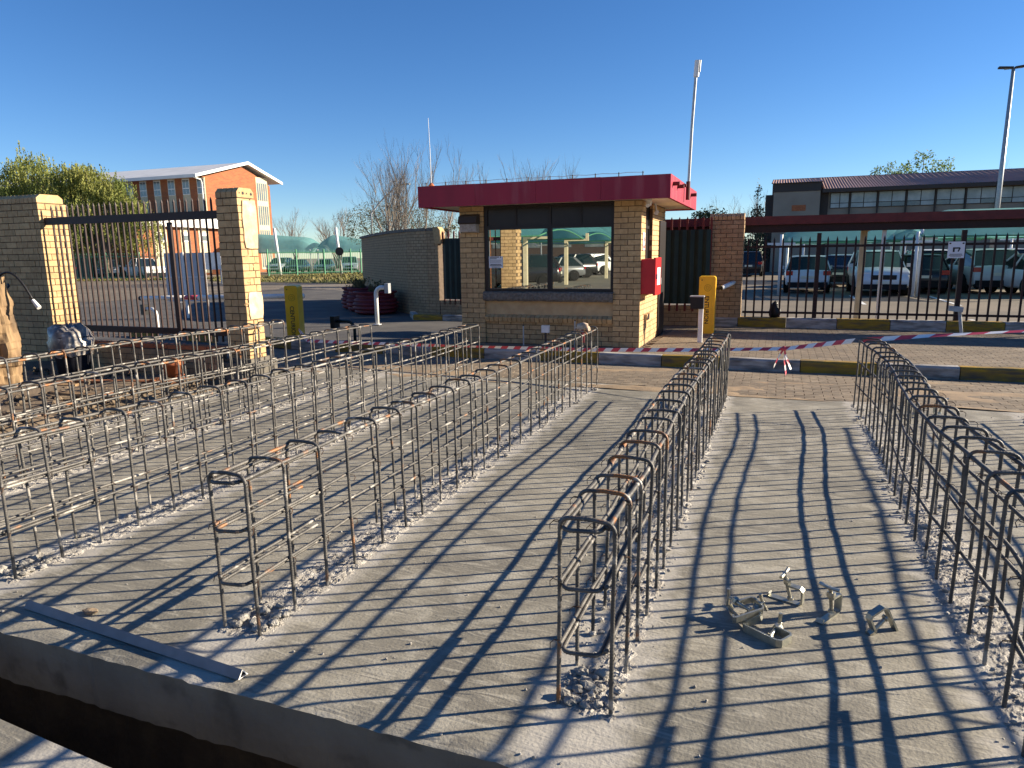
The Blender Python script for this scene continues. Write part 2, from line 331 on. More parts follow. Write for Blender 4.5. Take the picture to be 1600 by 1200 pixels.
# near bank the photographer stands on
b = MB(); P0, P1 = [], []
for i in range(60):
    x = -17 + 24*i/59; y = 1.32 - .062*x + .012*noise.noise(Vector((x*5,1,1))); P0.append((x,y)); P1.append((x,HY0-.02))
for i in range(59):
    (xa,ya),(xb,yb) = P0[i],P0[i+1]
    b.add([(xa,HY0-.05,-.02),(xb,HY0-.05,-.02),(xb,yb,-.02),(xa,ya,-.02)], [(0,1,2,3)])
    b.add([(xa,ya,-.02),(xb,yb,-.02),(xb,yb+.02,-.8),(xa,ya+.02,-.8)], [(0,1,2,3)])
struct(b.build('bank', M['slab']))
# slab: fine sheet with slight unevenness, ragged front edge, sides
SX0, SX1, SY0 = -6.76, 4.6, 1.9
def slab_far(x):
    return 8.45 + (.30*min(1,max(0,(-x-.2)/1.8))) + .05*noise.noise(Vector((x*1.5,0,4)))
def slab_z(x, y): return .006*noise.noise(Vector((x*.55,y*.55,0))) + .002*noise.noise(Vector((x*3,y*3,5)))
s = MB(); nx, ny = 246, 130
for j in range(ny+1):
    for i in range(nx+1):
        x = SX0 + (SX1-SX0)*i/nx; t = j/ny; yf = slab_far(x)
        y0 = SY0 + .012*noise.noise(Vector((x*6,2,2))) + .01*noise.noise(Vector((x*25,2,2)))
        y = y0 + (yf-y0)*t; z = slab_z(x,y)
        if j == 0: z -= .012 + .01*noise.noise(Vector((x*14,7,2)))
        s.v.append((x,y,z))
for j in range(ny):
    for i in range(nx): a = j*(nx+1)+i; s.f.append((a,a+1,a+nx+2,a+nx+1)); s.m.append(0)
slab = struct(s.build('slab', M['slab'], smooth=True))
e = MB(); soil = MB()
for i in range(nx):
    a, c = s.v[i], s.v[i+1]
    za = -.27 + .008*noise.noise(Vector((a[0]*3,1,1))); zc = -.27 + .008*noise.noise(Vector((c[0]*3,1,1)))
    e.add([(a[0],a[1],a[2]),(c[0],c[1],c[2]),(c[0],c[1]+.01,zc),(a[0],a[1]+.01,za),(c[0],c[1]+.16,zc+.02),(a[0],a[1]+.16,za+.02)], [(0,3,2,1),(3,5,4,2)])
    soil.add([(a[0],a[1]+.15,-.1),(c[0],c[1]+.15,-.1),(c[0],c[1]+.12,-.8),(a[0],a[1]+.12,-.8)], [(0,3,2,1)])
for j in range(ny):
    a, c = s.v[j*(nx+1)], s.v[(j+1)*(nx+1)]
    e.add([a,c,(c[0],c[1],-.8),(a[0],a[1],-.8)], [(0,1,2,3)])
    a, c = s.v[j*(nx+1)+nx], s.v[(j+1)*(nx+1)+nx]
    e.add([a,c,(c[0],c[1],-.8),(a[0],a[1],-.8)], [(3,2,1,0)])
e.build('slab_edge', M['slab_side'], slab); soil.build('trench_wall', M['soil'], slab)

# ---------------------------------------------------------------- roughened strips under the cages
CAGES = [  # centre x, near y, far y, steel, phase, label
    (2.47, 2.27, 8.07, 'clean', 2.2, 'rightmost rebar cage, only its far end showing at the right edge'),
    (.955, 2.27, 8.13, 'clean', 0.3, 'dark rebar cage on the right that the tape is tied to'),
    (-.597, 2.255, 8.29, 'mid', 1.5, 'rebar cage in the centre whose near end has a looped top hairpin'),
    (-2.20, 2.262, 8.55, 'mid', 3.1, 'rebar cage ending at the booth with a glove on its far end'),
    (-3.83, 2.27, 8.55, 'slurry', 4.0, 'slurry splashed rebar cage left of the cage with the glove'),
    (-5.31, 2.27, 8.2, 'slurry', 5.0, 'second rebar cage from the left'),
    (-6.48, 2.27, 7.80, 'slurry', .8, 'farthest left rebar cage, in front of the steel gate'),
]
def strip_mesh(seed):
    m = MB(); W, L = .19, 6.3; nx, ny = 34, 430
    for j in range(ny+1):
        for i in range(nx+1):
            x = -W + 2*W*i/nx; y = -.07 + L*j/ny; q = Vector((x*1., y, seed*7.3))
            ew = .145 + .03*noise.noise(Vector((y*6, seed, 1))) + .02*noise.noise(Vector((y*25, seed + (x>0)*9, 1)))
            k = max(0, min(1, (ew-abs(x))/.03)); k *= max(0, min(1, (y+.05+.03*noise.noise(q*20))/.03)) 
            k *= max(.55, min(1, .9 + 1.3*noise.noise(Vector((x*5,y*2.2,seed*3.1)))))
            h = .004 + .006*noise.noise(q*30) + .006*noise.noise(q*70) + .006*max(0, noise.noise(q*14)) + .007*noise.noise(q*130)
            z = -.006 + k*(max(-.001, h) + .007)
            m.v.append((x,y,z))
    for j in range(ny):
        for i in range(nx): a = j*(nx+1)+i; m.f.append((a,a+1,a+nx+2,a+nx+1)); m.m.append(0)
    return m.mesh('roughened_strip', M['scab'])
STRIPS = [strip_mesh(1), strip_mesh(2)]
def rubble_mesh(n, end):
    m = MB()
    for i in range(60):
        r = .008+.016*random.random()**2; m.rock((rnd(-.15,.15), rnd(0,6.1), .008+r*.3), r, sq=(1.2,1,.6))
    for i in range(n):
        y = random.random()**1.1 * 6.1; x = rnd(-.155,.155); r = rnd(.002,.007) * (1.8 if random.random() < .1 else 1)
        m.rock((x,y,.012+r*.4), r, sq=(1,1.1,.7))
    return m.mesh('rubble', M['scab'])
RUB = rubble_mesh(520, 0)
def clods(): 
    m = MB()
    for i in range(46):
        r = .006+.022*random.random()**2; m.rock((rnd(-.10,.10), rnd(-.03,.24)*rnd(.5,1), .006+r*.4), r, sq=(1.2,1,.7))
    return m.mesh('clods', M['clod'])
CLODS = [clods(), clods()]
for k, (cx, y0, y1, st, ph, lab) in enumerate(CAGES):
    o = link('roughened_strip', STRIPS[k % 2], slab, (cx, y0, 0), None, (1, (y1-y0+.12)/6.2, 1)); stuff(o)
    o = link('rubble', RUB, slab, (cx, y0, 0), None, (1 if k % 2 else -1, (y1-y0)/6.1, 1)); stuff(o)
    o = link('clods', CLODS[k % 2], slab, (cx, y0+.03, 0)); stuff(o)
# scattered crumbs on the slab
m = MB()
for i in range(420):
    x = rnd(-7.5,4.4); y = 1.95 + 6.3*random.random()**1.5; r = rnd(.0025,.007)
    m.rock((x,y,slab_z(x,y)+r*.4), r)
stuff(m.build('crumbs', M['scab'], slab))

# ---------------------------------------------------------------- rebar cages
RIB = lambda S, a: .0019 * max(0., cos(2*pi*S/.0125 + a)) ** .5 if cos(2*pi*S/.0125 + a) > 0 else 0.
def path_fine(pts, step):
    out = []
    for i in range(len(pts)-1):
        a, c = Vector(pts[i]), Vector(pts[i+1]); n = max(1, int((c-a).length/step))
        for k in range(n): out.append(a.lerp(c, k/n))
    out.append(Vector(pts[-1])); return out
WD = .205; HT = .765; RS = .0078
def stirrup_mesh(st, v):
    random.seed(v*17+3); r = .04; h = HT - RS; hw = WD/2; bow = rnd(-.006,.006); t = rnd(-.012,.012)
    pts = [(-hw, 0, -.03), (-hw+bow, t*.5, h*.5), (-hw, t, h-r)]
    for a in range(1,6): q = pi - a*pi/10; pts.append((-hw+r+r*cos(q), t, h-r+r*sin(q)))
    pts += [(0, t+.003, h+.003)]
    for a in range(0,6): q = pi/2 - a*pi/10; pts.append((hw-r+r*cos(q), t, h-r+r*sin(q)))
    pts += [(hw-bow, t*.5, h*.5), (hw, 0, -.03)]
    return MB().tube(path_fine(pts, .0042), RS, 8, rf=RIB).mesh('stirrup', RB[st], True)
STIR = {st: [stirrup_mesh(st, v) for v in range(5)] for st in RB}
def bar_path(x, z, y0, y1, ph, amp, amp_z=.008, big=False):
    out = []; y = y0
    while True:
        env = min(1, max(0, (y-y0)/.8)); zz = z + amp_z*sin(y*1.9+ph*2)
        lat = .042*cos(1.57*(y+2.27-6.8)) if big else amp*sin((y-y0)*1.15+ph)
        out.append(Vector((x + env*lat + .003*sin(y*9+ph), y, zz)))
        if y >= y1: break
        y = min(y1, y + (.0045 if y < y0+2.3 else .06))
    return out
random.seed(11)
for k, (cx, y0, y1, st, ph, lab) in enumerate(CAGES):
    c = thing('rebar_cage', lab, 'rebar cage', (cx, y0, 0), 0, 'upstand beam rebar cages cast into the slab')
    L = y1 - y0; n = round(L/.262); sp = L/n
    if k == 6: c.scale = (1,1,1.085)
    wob = lambda y: .012*sin(y*1.15+ph) if k != 1 else .05*cos(1.57*(y+2.27-6.8))*min(1,y/.8)
    for i in range(n+1):
        y = i*sp + (rnd(-.025,.025) if 0 < i < n else 0)
        link('stirrup', STIR[st][(i*3+k) % 5], c, (wob(y)*.5, y, 0), (rnd(-.012,.012), rnd(-.012,.012)*(0 if i==0 else 1) + .012*sin(y*1.15+ph), rnd(-.05,.05)), (rnd(.97,1.03), 1, rnd(.99,1.008)))
    for z, am in ((.735,.016),(.515,.014),(.265,.012)):
        for sx in (-1,1):
            MB().tube(bar_path(sx*(WD/2-.017), z, -.02 if z < .7 else -.01, L+.03, ph, am, .008, k == 1), .0092 if z > .7 else .0075, 8, rf=RIB).build('bar', RB[st], c, True)
    for z in (.722,.50,.25):                                   # horizontal hairpins closing the near end and lapped with the bars
        hw = WD/2-.033; pts = [(-hw, .62+rnd(-.1,.1), z), (-hw, .02, z)]
        for a in range(1,6): q = pi + a*pi/10; pts.append((-hw+.03+.03*cos(q), .02+.03*sin(q) - .03, z))
        for a in range(0,6): q = 1.5*pi + a*pi/10; pts.append((hw-.03+.03*cos(q), .02+.03*sin(q) - .03, z+.006))
        pts += [(hw, .02, z), (hw, .62+rnd(-.1,.1), z)]
        MB().tube(path_fine(pts, .0045), .0075, 8, rf=RIB).build('hairpin', RB[st], c, True)
    t = MB()
    for i in range(n+1):
        for z in (.735,.515,.265):
            for sx in (-1,1):
                if i > 12 and random.random() < .4: continue
                p = Vector((sx*(WD/2-.009), i*sp, z)); d = Vector((rnd(-.2,.2),1,rnd(-.9,.9))).normalized(); e1 = Vector((1,0,0)); ring = []
                for a in range(9): ring.append(p + e1*cos(a*pi/4)*.020 + d*sin(a*pi/4)*.013)
                t.tube(ring, .0017, 4, False)
                if i < 12: t.tube([p+e1*sx*.018, p+e1*sx*.03+Vector((0,-.01,-.01)), p+Vector((sx*.026,-.022,-.026))], .0019, 4)
    stuff(t.build('tie_wire', M['tie'], c))

# ---------------------------------------------------------------- world-space parts, bricks, paving
def wp(o, parent):                                              # parent o but keep its world-space coordinates
    o.parent = parent
    if parent.data is None: o.matrix_parent_inverse = parent.matrix_basis.inverted()
    return o
def part(mb, name, mats, parent, smooth=False): return wp(mb.build(name, mats, None, smooth), parent)
def unit_cube(mt, name='brick', bev=.0):
    return MB().box(-.5,.5,-.5,.5,-.5,.5).mesh(name, mt)
def course_run(a0, a1, L, off):
    out = []; a = a0 - off
    while a < a1 - 1e-4:
        p, q = max(a, a0), min(a + L, a1)
        if q - p > .03: out.append((p, q))
        a += L
    return out
def brick_box(x0, x1, y0, y1, z0, z1, L=.232, H=.0862, T=.106, faces='FR', j=.011, odd=0, cuts=()):
    out = []; n = max(1, round((z1-z0)/H)); h = (z1-z0)/n
    for k in range(n):
        za, zb = z0 + k*h, z0 + (k+1)*h - j; ev = (k + odd) % 2 == 0
        fx0, fx1 = x0, x1
        if not ev:
            if 'R' in faces: fx1 -= T + j
            if 'L' in faces: fx0 += T + j
        sy0 = y0 + (T + j if ev and 'F' in faces else 0); sy1 = y1 - (T + j if (ev and 'B' in faces) else 0)
        if 'F' in faces: out += [(p, q-j, y0, y0+T, za, zb) for p, q in course_run(fx0, fx1+j, L, 0 if (ev or 'L' in faces) else L/2)]
        if 'B' in faces: out += [(p, q-j, y1-T, y1, za, zb) for p, q in course_run(fx0, fx1+j, L, 0 if ev else L/2)]
        if 'R' in faces: out += [(x1-T, x1, p, q-j, za, zb) for p, q in course_run(sy0, sy1+j, L, 0)]
        if 'L' in faces: out += [(x0, x0+T, p, q-j, za, zb) for p, q in course_run(sy0, sy1+j, L, 0)]
    return out
def lay(bricks, parent, mt, name='brick', limit=300, jit=.0015, xf=None):
    me = unit_cube(mt, name)
    def key(b):
        d = Vector(((b[0]+b[1])/2, (b[2]+b[3])/2, (b[4]+b[5])/2)) - CAM
        return d.length
    bricks = sorted(bricks, key=key); rest = MB()
    for i, (a, b, c, d, e, f) in enumerate(bricks):
        dj = rnd(-jit, jit), rnd(-jit, jit)
        if i < limit:
            o = link(name, me, None, ((a+b)/2+dj[0], (c+d)/2+dj[1], (e+f)/2), (0,0,rnd(-.004,.004)), (b-a, d-c, f-e)); wp(o, parent)
        else: rest.box(a+dj[0], b+dj[0], c+dj[1], d+dj[1], e, f)
    if rest.v: stuff(part(rest, name + 's', mt, parent))

# paving between slab and kerb, partly covered by sand
ZP = .15
pv = MB().add([(-13,8.35,-.026),(9,8.35,-.026),(9,10.45,-.026),(-13,10.45,-.026)], [(0,1,2,3)])
front = struct(pv.build('paving_strip', M['paver_bed']))
br = []
y = 8.5; k = 0
while y < 10.36:
    for p, q in course_run(-9.5, 8.5, .21, .105*(k % 2)):
        if slab_far((p+q)/2) + .02 < y: br.append((p, q-.008, y, y+.097, -.06, -.004 + .004*noise.noise(Vector((p*2,y*2,0)))))
    y += .105; k += 1
br_c = [b for b in br if True]
lay(br_c, front, M['paver'], 'paver')
sd = MB(); nx, ny = 220, 26                                      # sand drifts lying on the paving
for jj in range(ny+1):
    for i in range(nx+1):
        x = -9 + 17.5*i/nx; yy = 8.4 + 1.98*jj/ny
        sd.v.append((x, yy, -.012 + .026*noise.noise(Vector((x*.8,yy*2.6,1))) + .008*noise.noise(Vector((x*5,yy*7,1))) + (.012 if jj < 4 else 0)))
for jj in range(ny):
    for i in range(nx): a = jj*(nx+1)+i; sd.f.append((a,a+1,a+nx+2,a+nx+1)); sd.m.append(0)
o = part(sd, 'sand', M['sand'], front, True); stuff(o)
# raised paved island in front of the fence, booth stands on it
isl = MB().box(-5.75, 12, 10.55, 15.0, -.02, ZP-.02)
island = struct(isl.build('paved_island', M['paver_bed']))
br = []; y = 10.56; k = 0
while y < 14.95:
    for p, q in course_run(-5.7, 10, .21, .105*(k % 2)):
        x = (p+q)/2
        if not (-5.3 < x < -2.0 and 11.2 < y < 13.8): br.append((p, q-.007, y, y+.099, ZP-.05, ZP + .003*noise.noise(Vector((p*2,y*2,0)))))
    y += .107; k += 1
vis = sorted(br, key=lambda b: (b[0] < -2.2, (Vector((b[0],b[2],0))-CAM).length))
lay(br, island, M['paver'], 'paver')
# asphalt lanes left of the island and behind, parking ground
ap = MB().add([(-60,10.6,-.018),(-5.76,10.6,-.018),(-5.76,15.9,-.018),(-7.5,24,-.018),(-60,48,-.018)], [(0,1,2,3,4)])
struct(ap.build('road', M['asphalt']))
tm = MB().add([(-60,19,-.012),(-26,20.5,-.012),(-25,30.5,-.012),(-30,37,-.012),(-60,42,-.012)], [(0,1,2,3,4)])
struct(tm.build('forecourt', M['tarmac']))
pk = MB().add([(-4,15.3,-.016),(60,15.3,-.016),(60,75,-.016),(-4,75,-.016)], [(0,1,2,3)])
struct(pk.build('parking_ground', M['tarmac']))
ln = MB()
for (a, c) in (((1.55,18.6),(2.35,16.4)),((4.4,19.6),(4.9,16.6)),((2.6,29.2),(2.6,24.4)),((5.2,29.2),(5.2,24.4)),((-.2,36),(4,36))):
    d = (Vector(c)-Vector(a)).normalized(); nrm = Vector((-d.y,d.x))*.06; a=Vector(a); c=Vector(c)
    ln.add([(*(a-nrm),-.011),(*(c-nrm),-.011),(*(c+nrm),-.011),(*(a+nrm),-.011)], [(0,1,2,3)])
struct(ln.build('parking_lines', M['white']))
lw = MB(); LP = [(-40,41),(-23,37.2),(-16,31),(-16,38),(-26,60),(-44,62),(-50,52)]
lw.add([(x,y,-.008) for x,y in LP], [tuple(range(7))]); struct(lw.build('lawn', M['grass']))
lw2 = MB().add([(-62,36,-.007),(-44,43.5,-.007),(-44.5,45.5,-.007),(-62,39.5,-.007)], [(0,1,2,3)]); struct(lw2.build('grass_verge', M['grass']))
gm = MB()
for i in range(9000):
    if random.random() < .7: x = rnd(-42,-16); y = rnd(33,62)
    else: x = rnd(-60,-44); y = 36 + (x+62)*.42 + rnd(.2,3)
    h = rnd(.06,.2); a = rnd(0,pi); gm.add([(x,y,-.01),(x+.12*cos(a),y+.12*sin(a),-.01),(x+rnd(-.08,.08),y+rnd(-.08,.08),h)], [(0,1,2)])
def inpoly(x, y, P):
    c = False
    for i in range(len(P)):
        (x1,y1),(x2,y2) = P[i],P[i-1]
        if (y1>y) != (y2>y) and x < (x2-x1)*(y-y1)/(y2-y1)+x1: c = not c
    return c
g2 = MB()
for i in range(0, len(gm.v), 3):
    if inpoly(gm.v[i][0], gm.v[i][1], LP) or gm.v[i][0] < -44: g2.add(gm.v[i:i+3], [(0,1,2)])
o = stuff(g2.build('grass', M['grass'])); tag(o, 'dry straw coloured grass on the lawn by the green fence', 'grass')
# kerbs, one stone after another, painted white and yellow
def kerb(name, pts, z0, z1, wd, start_white, seg, cap=True):
    root = struct(MB().add([(p[0],p[1]+.02,z0-.02) for p in pts] + [(p[0],p[1]+wd-.02,z0-.02) for p in pts[::-1]], [tuple(range(2*len(pts)))]).build(name, M['kerb_c']))
    wflag = start_white
    for i in range(len(pts)-1):
        a, c = Vector((*pts[i],0)), Vector((*pts[i+1],0)); L = (c-a).length; d = (c-a).normalized(); nrm = Vector((-d.y,d.x,0)); n = max(1, round(L/seg))
        for k in range(n):
            p = a + d*(L*k/n+.006); q = a + d*(L*(k+1)/n-.006)
            mb = MB(); ch = .025
            prof = [(0,z0-.1),(0,z1-ch),(ch,z1),(wd,z1),(wd,z0-.1)]
            ns = 8; rows = []
            for s_ in range(ns+1):
                u = p.lerp(q, s_/ns)
                rows.append([(*(u + nrm*(o_ + .006*noise.noise(Vector((u.x*4,z_*9,o_*9))))).xy, z_ + .005*noise.noise(u*3)) for o_, z_ in prof])
            vs = [v for r in rows for v in r]; fs = [(s_*5+t, (s_+1)*5+t, (s_+1)*5+t+1, s_*5+t+1) for s_ in range(ns) for t in range(4)]
            fs += [(4,3,2,1,0), tuple(ns*5+t for t in range(5))]
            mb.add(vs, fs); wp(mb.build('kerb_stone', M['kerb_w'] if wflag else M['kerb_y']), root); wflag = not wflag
    return root
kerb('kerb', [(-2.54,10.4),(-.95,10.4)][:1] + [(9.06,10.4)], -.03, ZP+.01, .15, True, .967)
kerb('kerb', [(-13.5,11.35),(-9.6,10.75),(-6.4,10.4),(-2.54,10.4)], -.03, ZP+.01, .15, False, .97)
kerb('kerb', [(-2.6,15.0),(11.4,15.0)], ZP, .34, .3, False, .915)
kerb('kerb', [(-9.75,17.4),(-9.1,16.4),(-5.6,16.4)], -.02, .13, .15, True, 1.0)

# ---------------------------------------------------------------- guard booth
BX0, BX1, BY0, BY1 = -5.25, -2.07, 11.25, 13.7
booth = thing('guard_booth', 'face brick guard booth with a maroon flat roof and dark framed windows', 'booth', (-3.66, BY0, ZP))
core = MB()
core.box(BX0+.008, -4.80-.002, BY0+.008, BY1-.008, ZP-.1, 2.505)                  # left pier and side
core.box(-2.513, BX1-.008, BY0+.008, 11.62, ZP-.1, 2.505)                        # right pier
core.box(-2.6, BX1-.008, 12.30, BY1-.008, ZP-.1, 2.505)                          # rear part of the right side
core.box(-2.6, BX1-.008, 11.62, 12.30, ZP-.1, 1.04)
core.box(-4.80, -2.513, BY0+.05, BY0+.25, ZP-.1, .56)                            # wall under the window
core.box(-4.80, -2.6, BY1-.2, BY1-.008, ZP-.1, 2.505)
wall = part(core, 'wall', M['mortar'], booth)
bl = brick_box(BX0, -4.80, BY0, BY1, ZP, 2.505, faces='FR')
bl = brick_box(BX0, -4.80, BY0, BY0+.3, ZP, 2.505, faces='FR') + brick_box(BX0, BX0+.3, BY0+.12, BY1, ZP, 2.505, faces='L')
bl += brick_box(-2.513, BX1, BY0, 11.62, ZP, 2.505, faces='FRL', odd=1)
bl += brick_box(-2.52, BX1, 12.30, BY1, ZP, 2.505, faces='FRB')
bl += brick_box(-2.3, BX1, 11.632, 12.289, ZP, 1.02, faces='R')
bl += brick_box(-4.789, -2.524, BY0+.04, BY0+.2, ZP, .56, faces='F')
lay(bl, wall, M['brick'])
# sloping ledge of bricks on edge
led = part(MB().box(-4.79,-2.52,BY0+.03,BY0+.22,.53,.60), 'ledge', M['mortar'], booth)
me = unit_cube(M['brick']); nb = 27
for i in range(nb):
    x = -4.79 + (2.27)*(i+.5)/nb
    wp(link('brick', me, None, (x, BY0+.045, .60), (radians(24),0,rnd(-.01,.01)), (2.27/nb-.011, .17, .085)), led)
part(MB().box(-4.80,-2.513,BY0+.055,BY0+.25,.58,.90), 'plaster_band', M['plaster'], booth)
sb = MB(); nx = 90
for j in range(9):
    for i in range(nx+1):
        x = -4.81 + 2.305*i/nx; a = j/8*2*pi; 
        pr_ = [(.12,.885),(-.03,.885),(-.055,.92),(-.055,.985),(-.05,1.03),(-.02,1.05),(.12,1.055),(.12,1.0),(.12,.885)][j]
        q = Vector((x*14,j*1.7,0)); sb.v.append((x, BY0+pr_[0]+(.014*noise.noise(q) if 0<j<6 else 0), pr_[1]+(.01*noise.noise(q+Vector((0,9,0))) if 0<j<6 else 0)))
for j in range(8):
    for i in range(nx): a = j*(nx+1)+i; sb.f.append((a,a+nx+1,a+nx+2,a+1)); sb.m.append(0)
part(sb, 'window_sill', M['stone'], booth)
# front window
WY = BY0+.06
win = part(MB().box(-4.80,-4.735,WY-.03,WY+.05,1.055,2.50).box(-2.565,-2.513,WY-.03,WY+.05,1.055,2.50).box(-4.735,-2.565,WY-.03,WY+.05,1.055,1.10)
           .box(-4.735,-2.565,WY-.03,WY+.05,2.10,2.16).box(-3.65,-3.575,WY-.032,WY+.05,1.10,2.10).box(-4.735,-2.565,WY-.03,WY+.05,2.45,2.50)
           .box(-3.64,-3.585,WY-.028,WY+.05,2.16,2.45).box(-4.24,-4.20,WY-.022,WY+.04,2.16,2.45).box(-3.10,-3.06,WY-.022,WY+.04,2.16,2.45), 'window', M['frame'], booth)
for a, c in ((-4.735,-3.65),(-3.575,-2.565)):
    part(MB().box(a,c,WY+.0,WY+.012,1.10,2.10), 'pane', M['booth_glass'], win)
for a, c in ((-4.735,-4.24),(-4.20,-3.64),(-3.585,-3.10),(-3.06,-2.565)):
    part(MB().box(a,c,WY-.005,WY+.01,2.16,2.45), 'transom_panel', M['panel'], win)
# narrow side window and door at the rear of the lit side
sw = part(MB().box(-2.16,-2.12,11.622,12.298,1.021,1.07).box(-2.16,-2.12,11.622,12.298,2.08,2.13).box(-2.16,-2.12,11.622,12.298,2.45,2.504).box(-2.16,-2.12,11.622,11.66,1.07,2.45).box(-2.16,-2.12,12.26,12.298,1.07,2.45), 'side_window', M['frame'], booth)
part(MB().box(-2.148,-2.138,11.66,12.26,1.07,2.08), 'pane', M['panel'], sw); part(MB().box(-2.148,-2.138,11.66,12.26,2.13,2.45), 'pane', M['panel'], sw)
part(MB().box(-2.13,-2.02,11.58,12.34,.985,1.045), 'side_sill', M['plaster'], booth)
part(MB().box(-2.09,-2.02,11.66,12.34,.56,.66), 'side_ledge', M['plaster'], booth)
dr = part(MB().box(-2.10,-2.045,12.98,13.66,ZP,2.25), 'door', M['frame'], booth); part(MB().box(-2.043,-2.02,13.05,13.09,1.1,1.22), 'handle', M['grey'], dr)
# roof slab, fascia, soffit
RX0, RX1, RY0, RY1 = -5.78, -1.56, 10.75, 14.2
roof = part(MB().box(RX0+.05,RX1-.05,RY0+.05,RY1-.05,2.53,2.80), 'roof', M['soffit'], booth)
for i, (x0,x1,y0,y1) in enumerate(((RX0,RX1,RY0,RY0+.045),(RX1-.045,RX1,RY0+.046,RY1-.046),(RX0,RX0+.045,RY0+.046,RY1-.046),(RX0,RX1,RY1-.045,RY1))):
    nseg = 4 if x1-x0 > 1 else 3
    for q in range(nseg):
        if x1-x0 > 1: part(MB().box(x0+(x1-x0)*q/nseg+.002*(q>0),x0+(x1-x0)*(q+1)/nseg-.002*(q<nseg-1),y0,y1,2.478,2.825+rnd(-.003,.003)), 'fascia', M['maroon'], roof)
        else: part(MB().box(x0,x1,y0+(y1-y0)*q/nseg+.002*(q>0),y0+(y1-y0)*(q+1)/nseg-.002*(q<nseg-1),2.478,2.825+rnd(-.003,.003)), 'fascia', M['maroon'], roof)
part(MB().box(RX0+.046,RX1-.046,RY0+.046,RY1-.046,2.506,2.528), 'soffit', M['soffit'], roof)
wr = MB(); pts = []
for i in range(30):
    x = RX0+.1 + (RX1-RX0-.5)*i/29; pts.append((x, RY0+.03, 2.872 + .006*sin(i*1.9)))
wr.tube(pts, .004, 5)
part(wr, 'lightning_wire', M['grey'], roof)
for i in range(11):
    x = RX0+.15 + 3.65*i/10; part(MB().box(x-.006,x+.006,RY0+.02,RY0+.04,2.80,2.885), 'wire_clip', M['bld_dark'], roof)
for yv in (11.0,11.5,13.3):
    part(MB().tube([(RX1-.02,yv,2.70),(RX1+.10,yv,2.70)], .03, 8), 'roof_spout', M['maroon_old'], roof)
# things on the booth
t = thing('antenna_mast', 'tall grey antenna mast fixed to the right end of the booth roof', 'antenna', (-1.50,12.35,2.55))
MB().tube([(0,0,0),(.0,0,.3)], .035, 10).build('bracket_sleeve', M['maroon_old'], t); MB().tube([(0,0,.05),(.03,0,1.2),(.075,0,2.2)], .024, 8).build('pole', M['grey'], t)
MB().tube([(.07,0,1.95),(.085,0,2.2)], .045, 8).build('antenna_head', M['white'], t); MB().tube([(.115,0,2.02),(.125,0,2.2)], .02, 8).build('side_element', M['grey'], t)
MB().box(-.06,.0,-.25,-.2,.2,.24).box(-.07,-.02,-.22,.03,.21,.235).build('bracket', M['maroon_old'], t)
t = thing('whip_antenna', 'thin white whip antenna on the left end of the booth roof', 'antenna', (-5.62,10.95,2.80))
MB().tube([(0,0,.05),(-.005,0,.6),(-.02,0,1.15)], [.007,.006,.004], 6).build('rod', M['white'], t); MB().lathe([(.0,0),(.05,0),(.05,.06),(.02,.09),(0,.09)], 10).build('base', M['pot'], t)
t = thing('wall_lamp', 'bulkhead wall lamp with a dark hood on the left pier of the booth', 'wall lamp', (-5.03,BY0,2.2))
MB().prism([(0,.17),(-.15,.13),(-.19,.02),(-.16,.0),(0,.0)], -.17,.17,'x').build('hood', M['bld_dark'], t); MB().prism([(0,-.002),(-.15,-.002),(-.13,-.13),(0,-.15)], -.155,.155,'x').build('diffuser', mat('ribbed_diffuser',(.42,.37,.32),(.3,.26,.22),sc_=20,rough=.4), t)
t = thing('fire_hose_box', 'red fire hose cabinet on the sunlit side of the booth', 'cabinet', (-2.07,11.55,1.0))
MB().box(.0,.20,-.26,.26,.02,.58).build('box', M['red'], t); MB().box(.201,.235,-.275,.275,.0,.60).build('door', M['red'], t); MB().box(.236,.242,-.12,.16,.16,.44).build('glass_panel', M['paper'], t); MB().box(.236,.26,-.22,-.2,.26,.34).build('latch', M['grey'], t)
t = thing('wall_sign', 'small red and white sign on the sunlit side of the booth', 'sign', (-2.066,11.45,1.86))
MB().box(0,.006,-.085,.085,-.14,.14).build('plate', M['paper'], t); MB().lathe([(0,0),(.05,0)], 16, (.008,0,.03), axis='x').build('symbol', M['tape_r'], t); MB().box(.007,.009,-.06,.06,-.11,-.06).build('caption', M['tape_r'], t)
t = thing('paper_notice', 'white printed notice stuck inside the left booth window', 'notice', (-4.60,WY-.006,1.55))
MB().box(-.13,.13,-.003,0,-.1,.1).build('sheet', M['paper'], t)
mb = MB()
for i, (a, c, z, hh) in enumerate(((-.11,.06,.085,.012),(-.11,.02,.06,.010),(-.11,.11,.035,.004),(-.11,.1,.02,.004),(-.11,.11,.005,.004),(-.11,.09,-.01,.004),(-.1,.1,-.038,.012),(-.11,.11,-.06,.012),(-.08,.08,-.084,.010),(.085,.1,.085,.02))): mb.box(a,c,-.0045,-.0035,z-hh/2,z+hh/2)
mb.build('printed_lines', M['ink'], t)
t = thing('dome_camera', 'white security camera under the right end of the booth soffit', 'camera', (-1.98,11.35,2.505)); MB().lathe([(0,-.1),(.04,-.09),(.05,-.05),(.05,0)], 12).build('dome', M['white'], t, True); MB().tube([(0,0,-.06),(.0,-.12,-.1)], .03, 8).build('barrel', M['white'], t)
t = thing('bullet_camera', 'small camera on a white bracket above the side window of the booth', 'camera', (-2.02,12.2,2.505)); MB().tube([(0,0,0),(.02,0,-.12)], .016, 8).build('bracket', M['white'], t); MB().tube([(.02,.06,-.14),(.04,-.12,-.17)], .035, 8).build('barrel', M['white'], t)
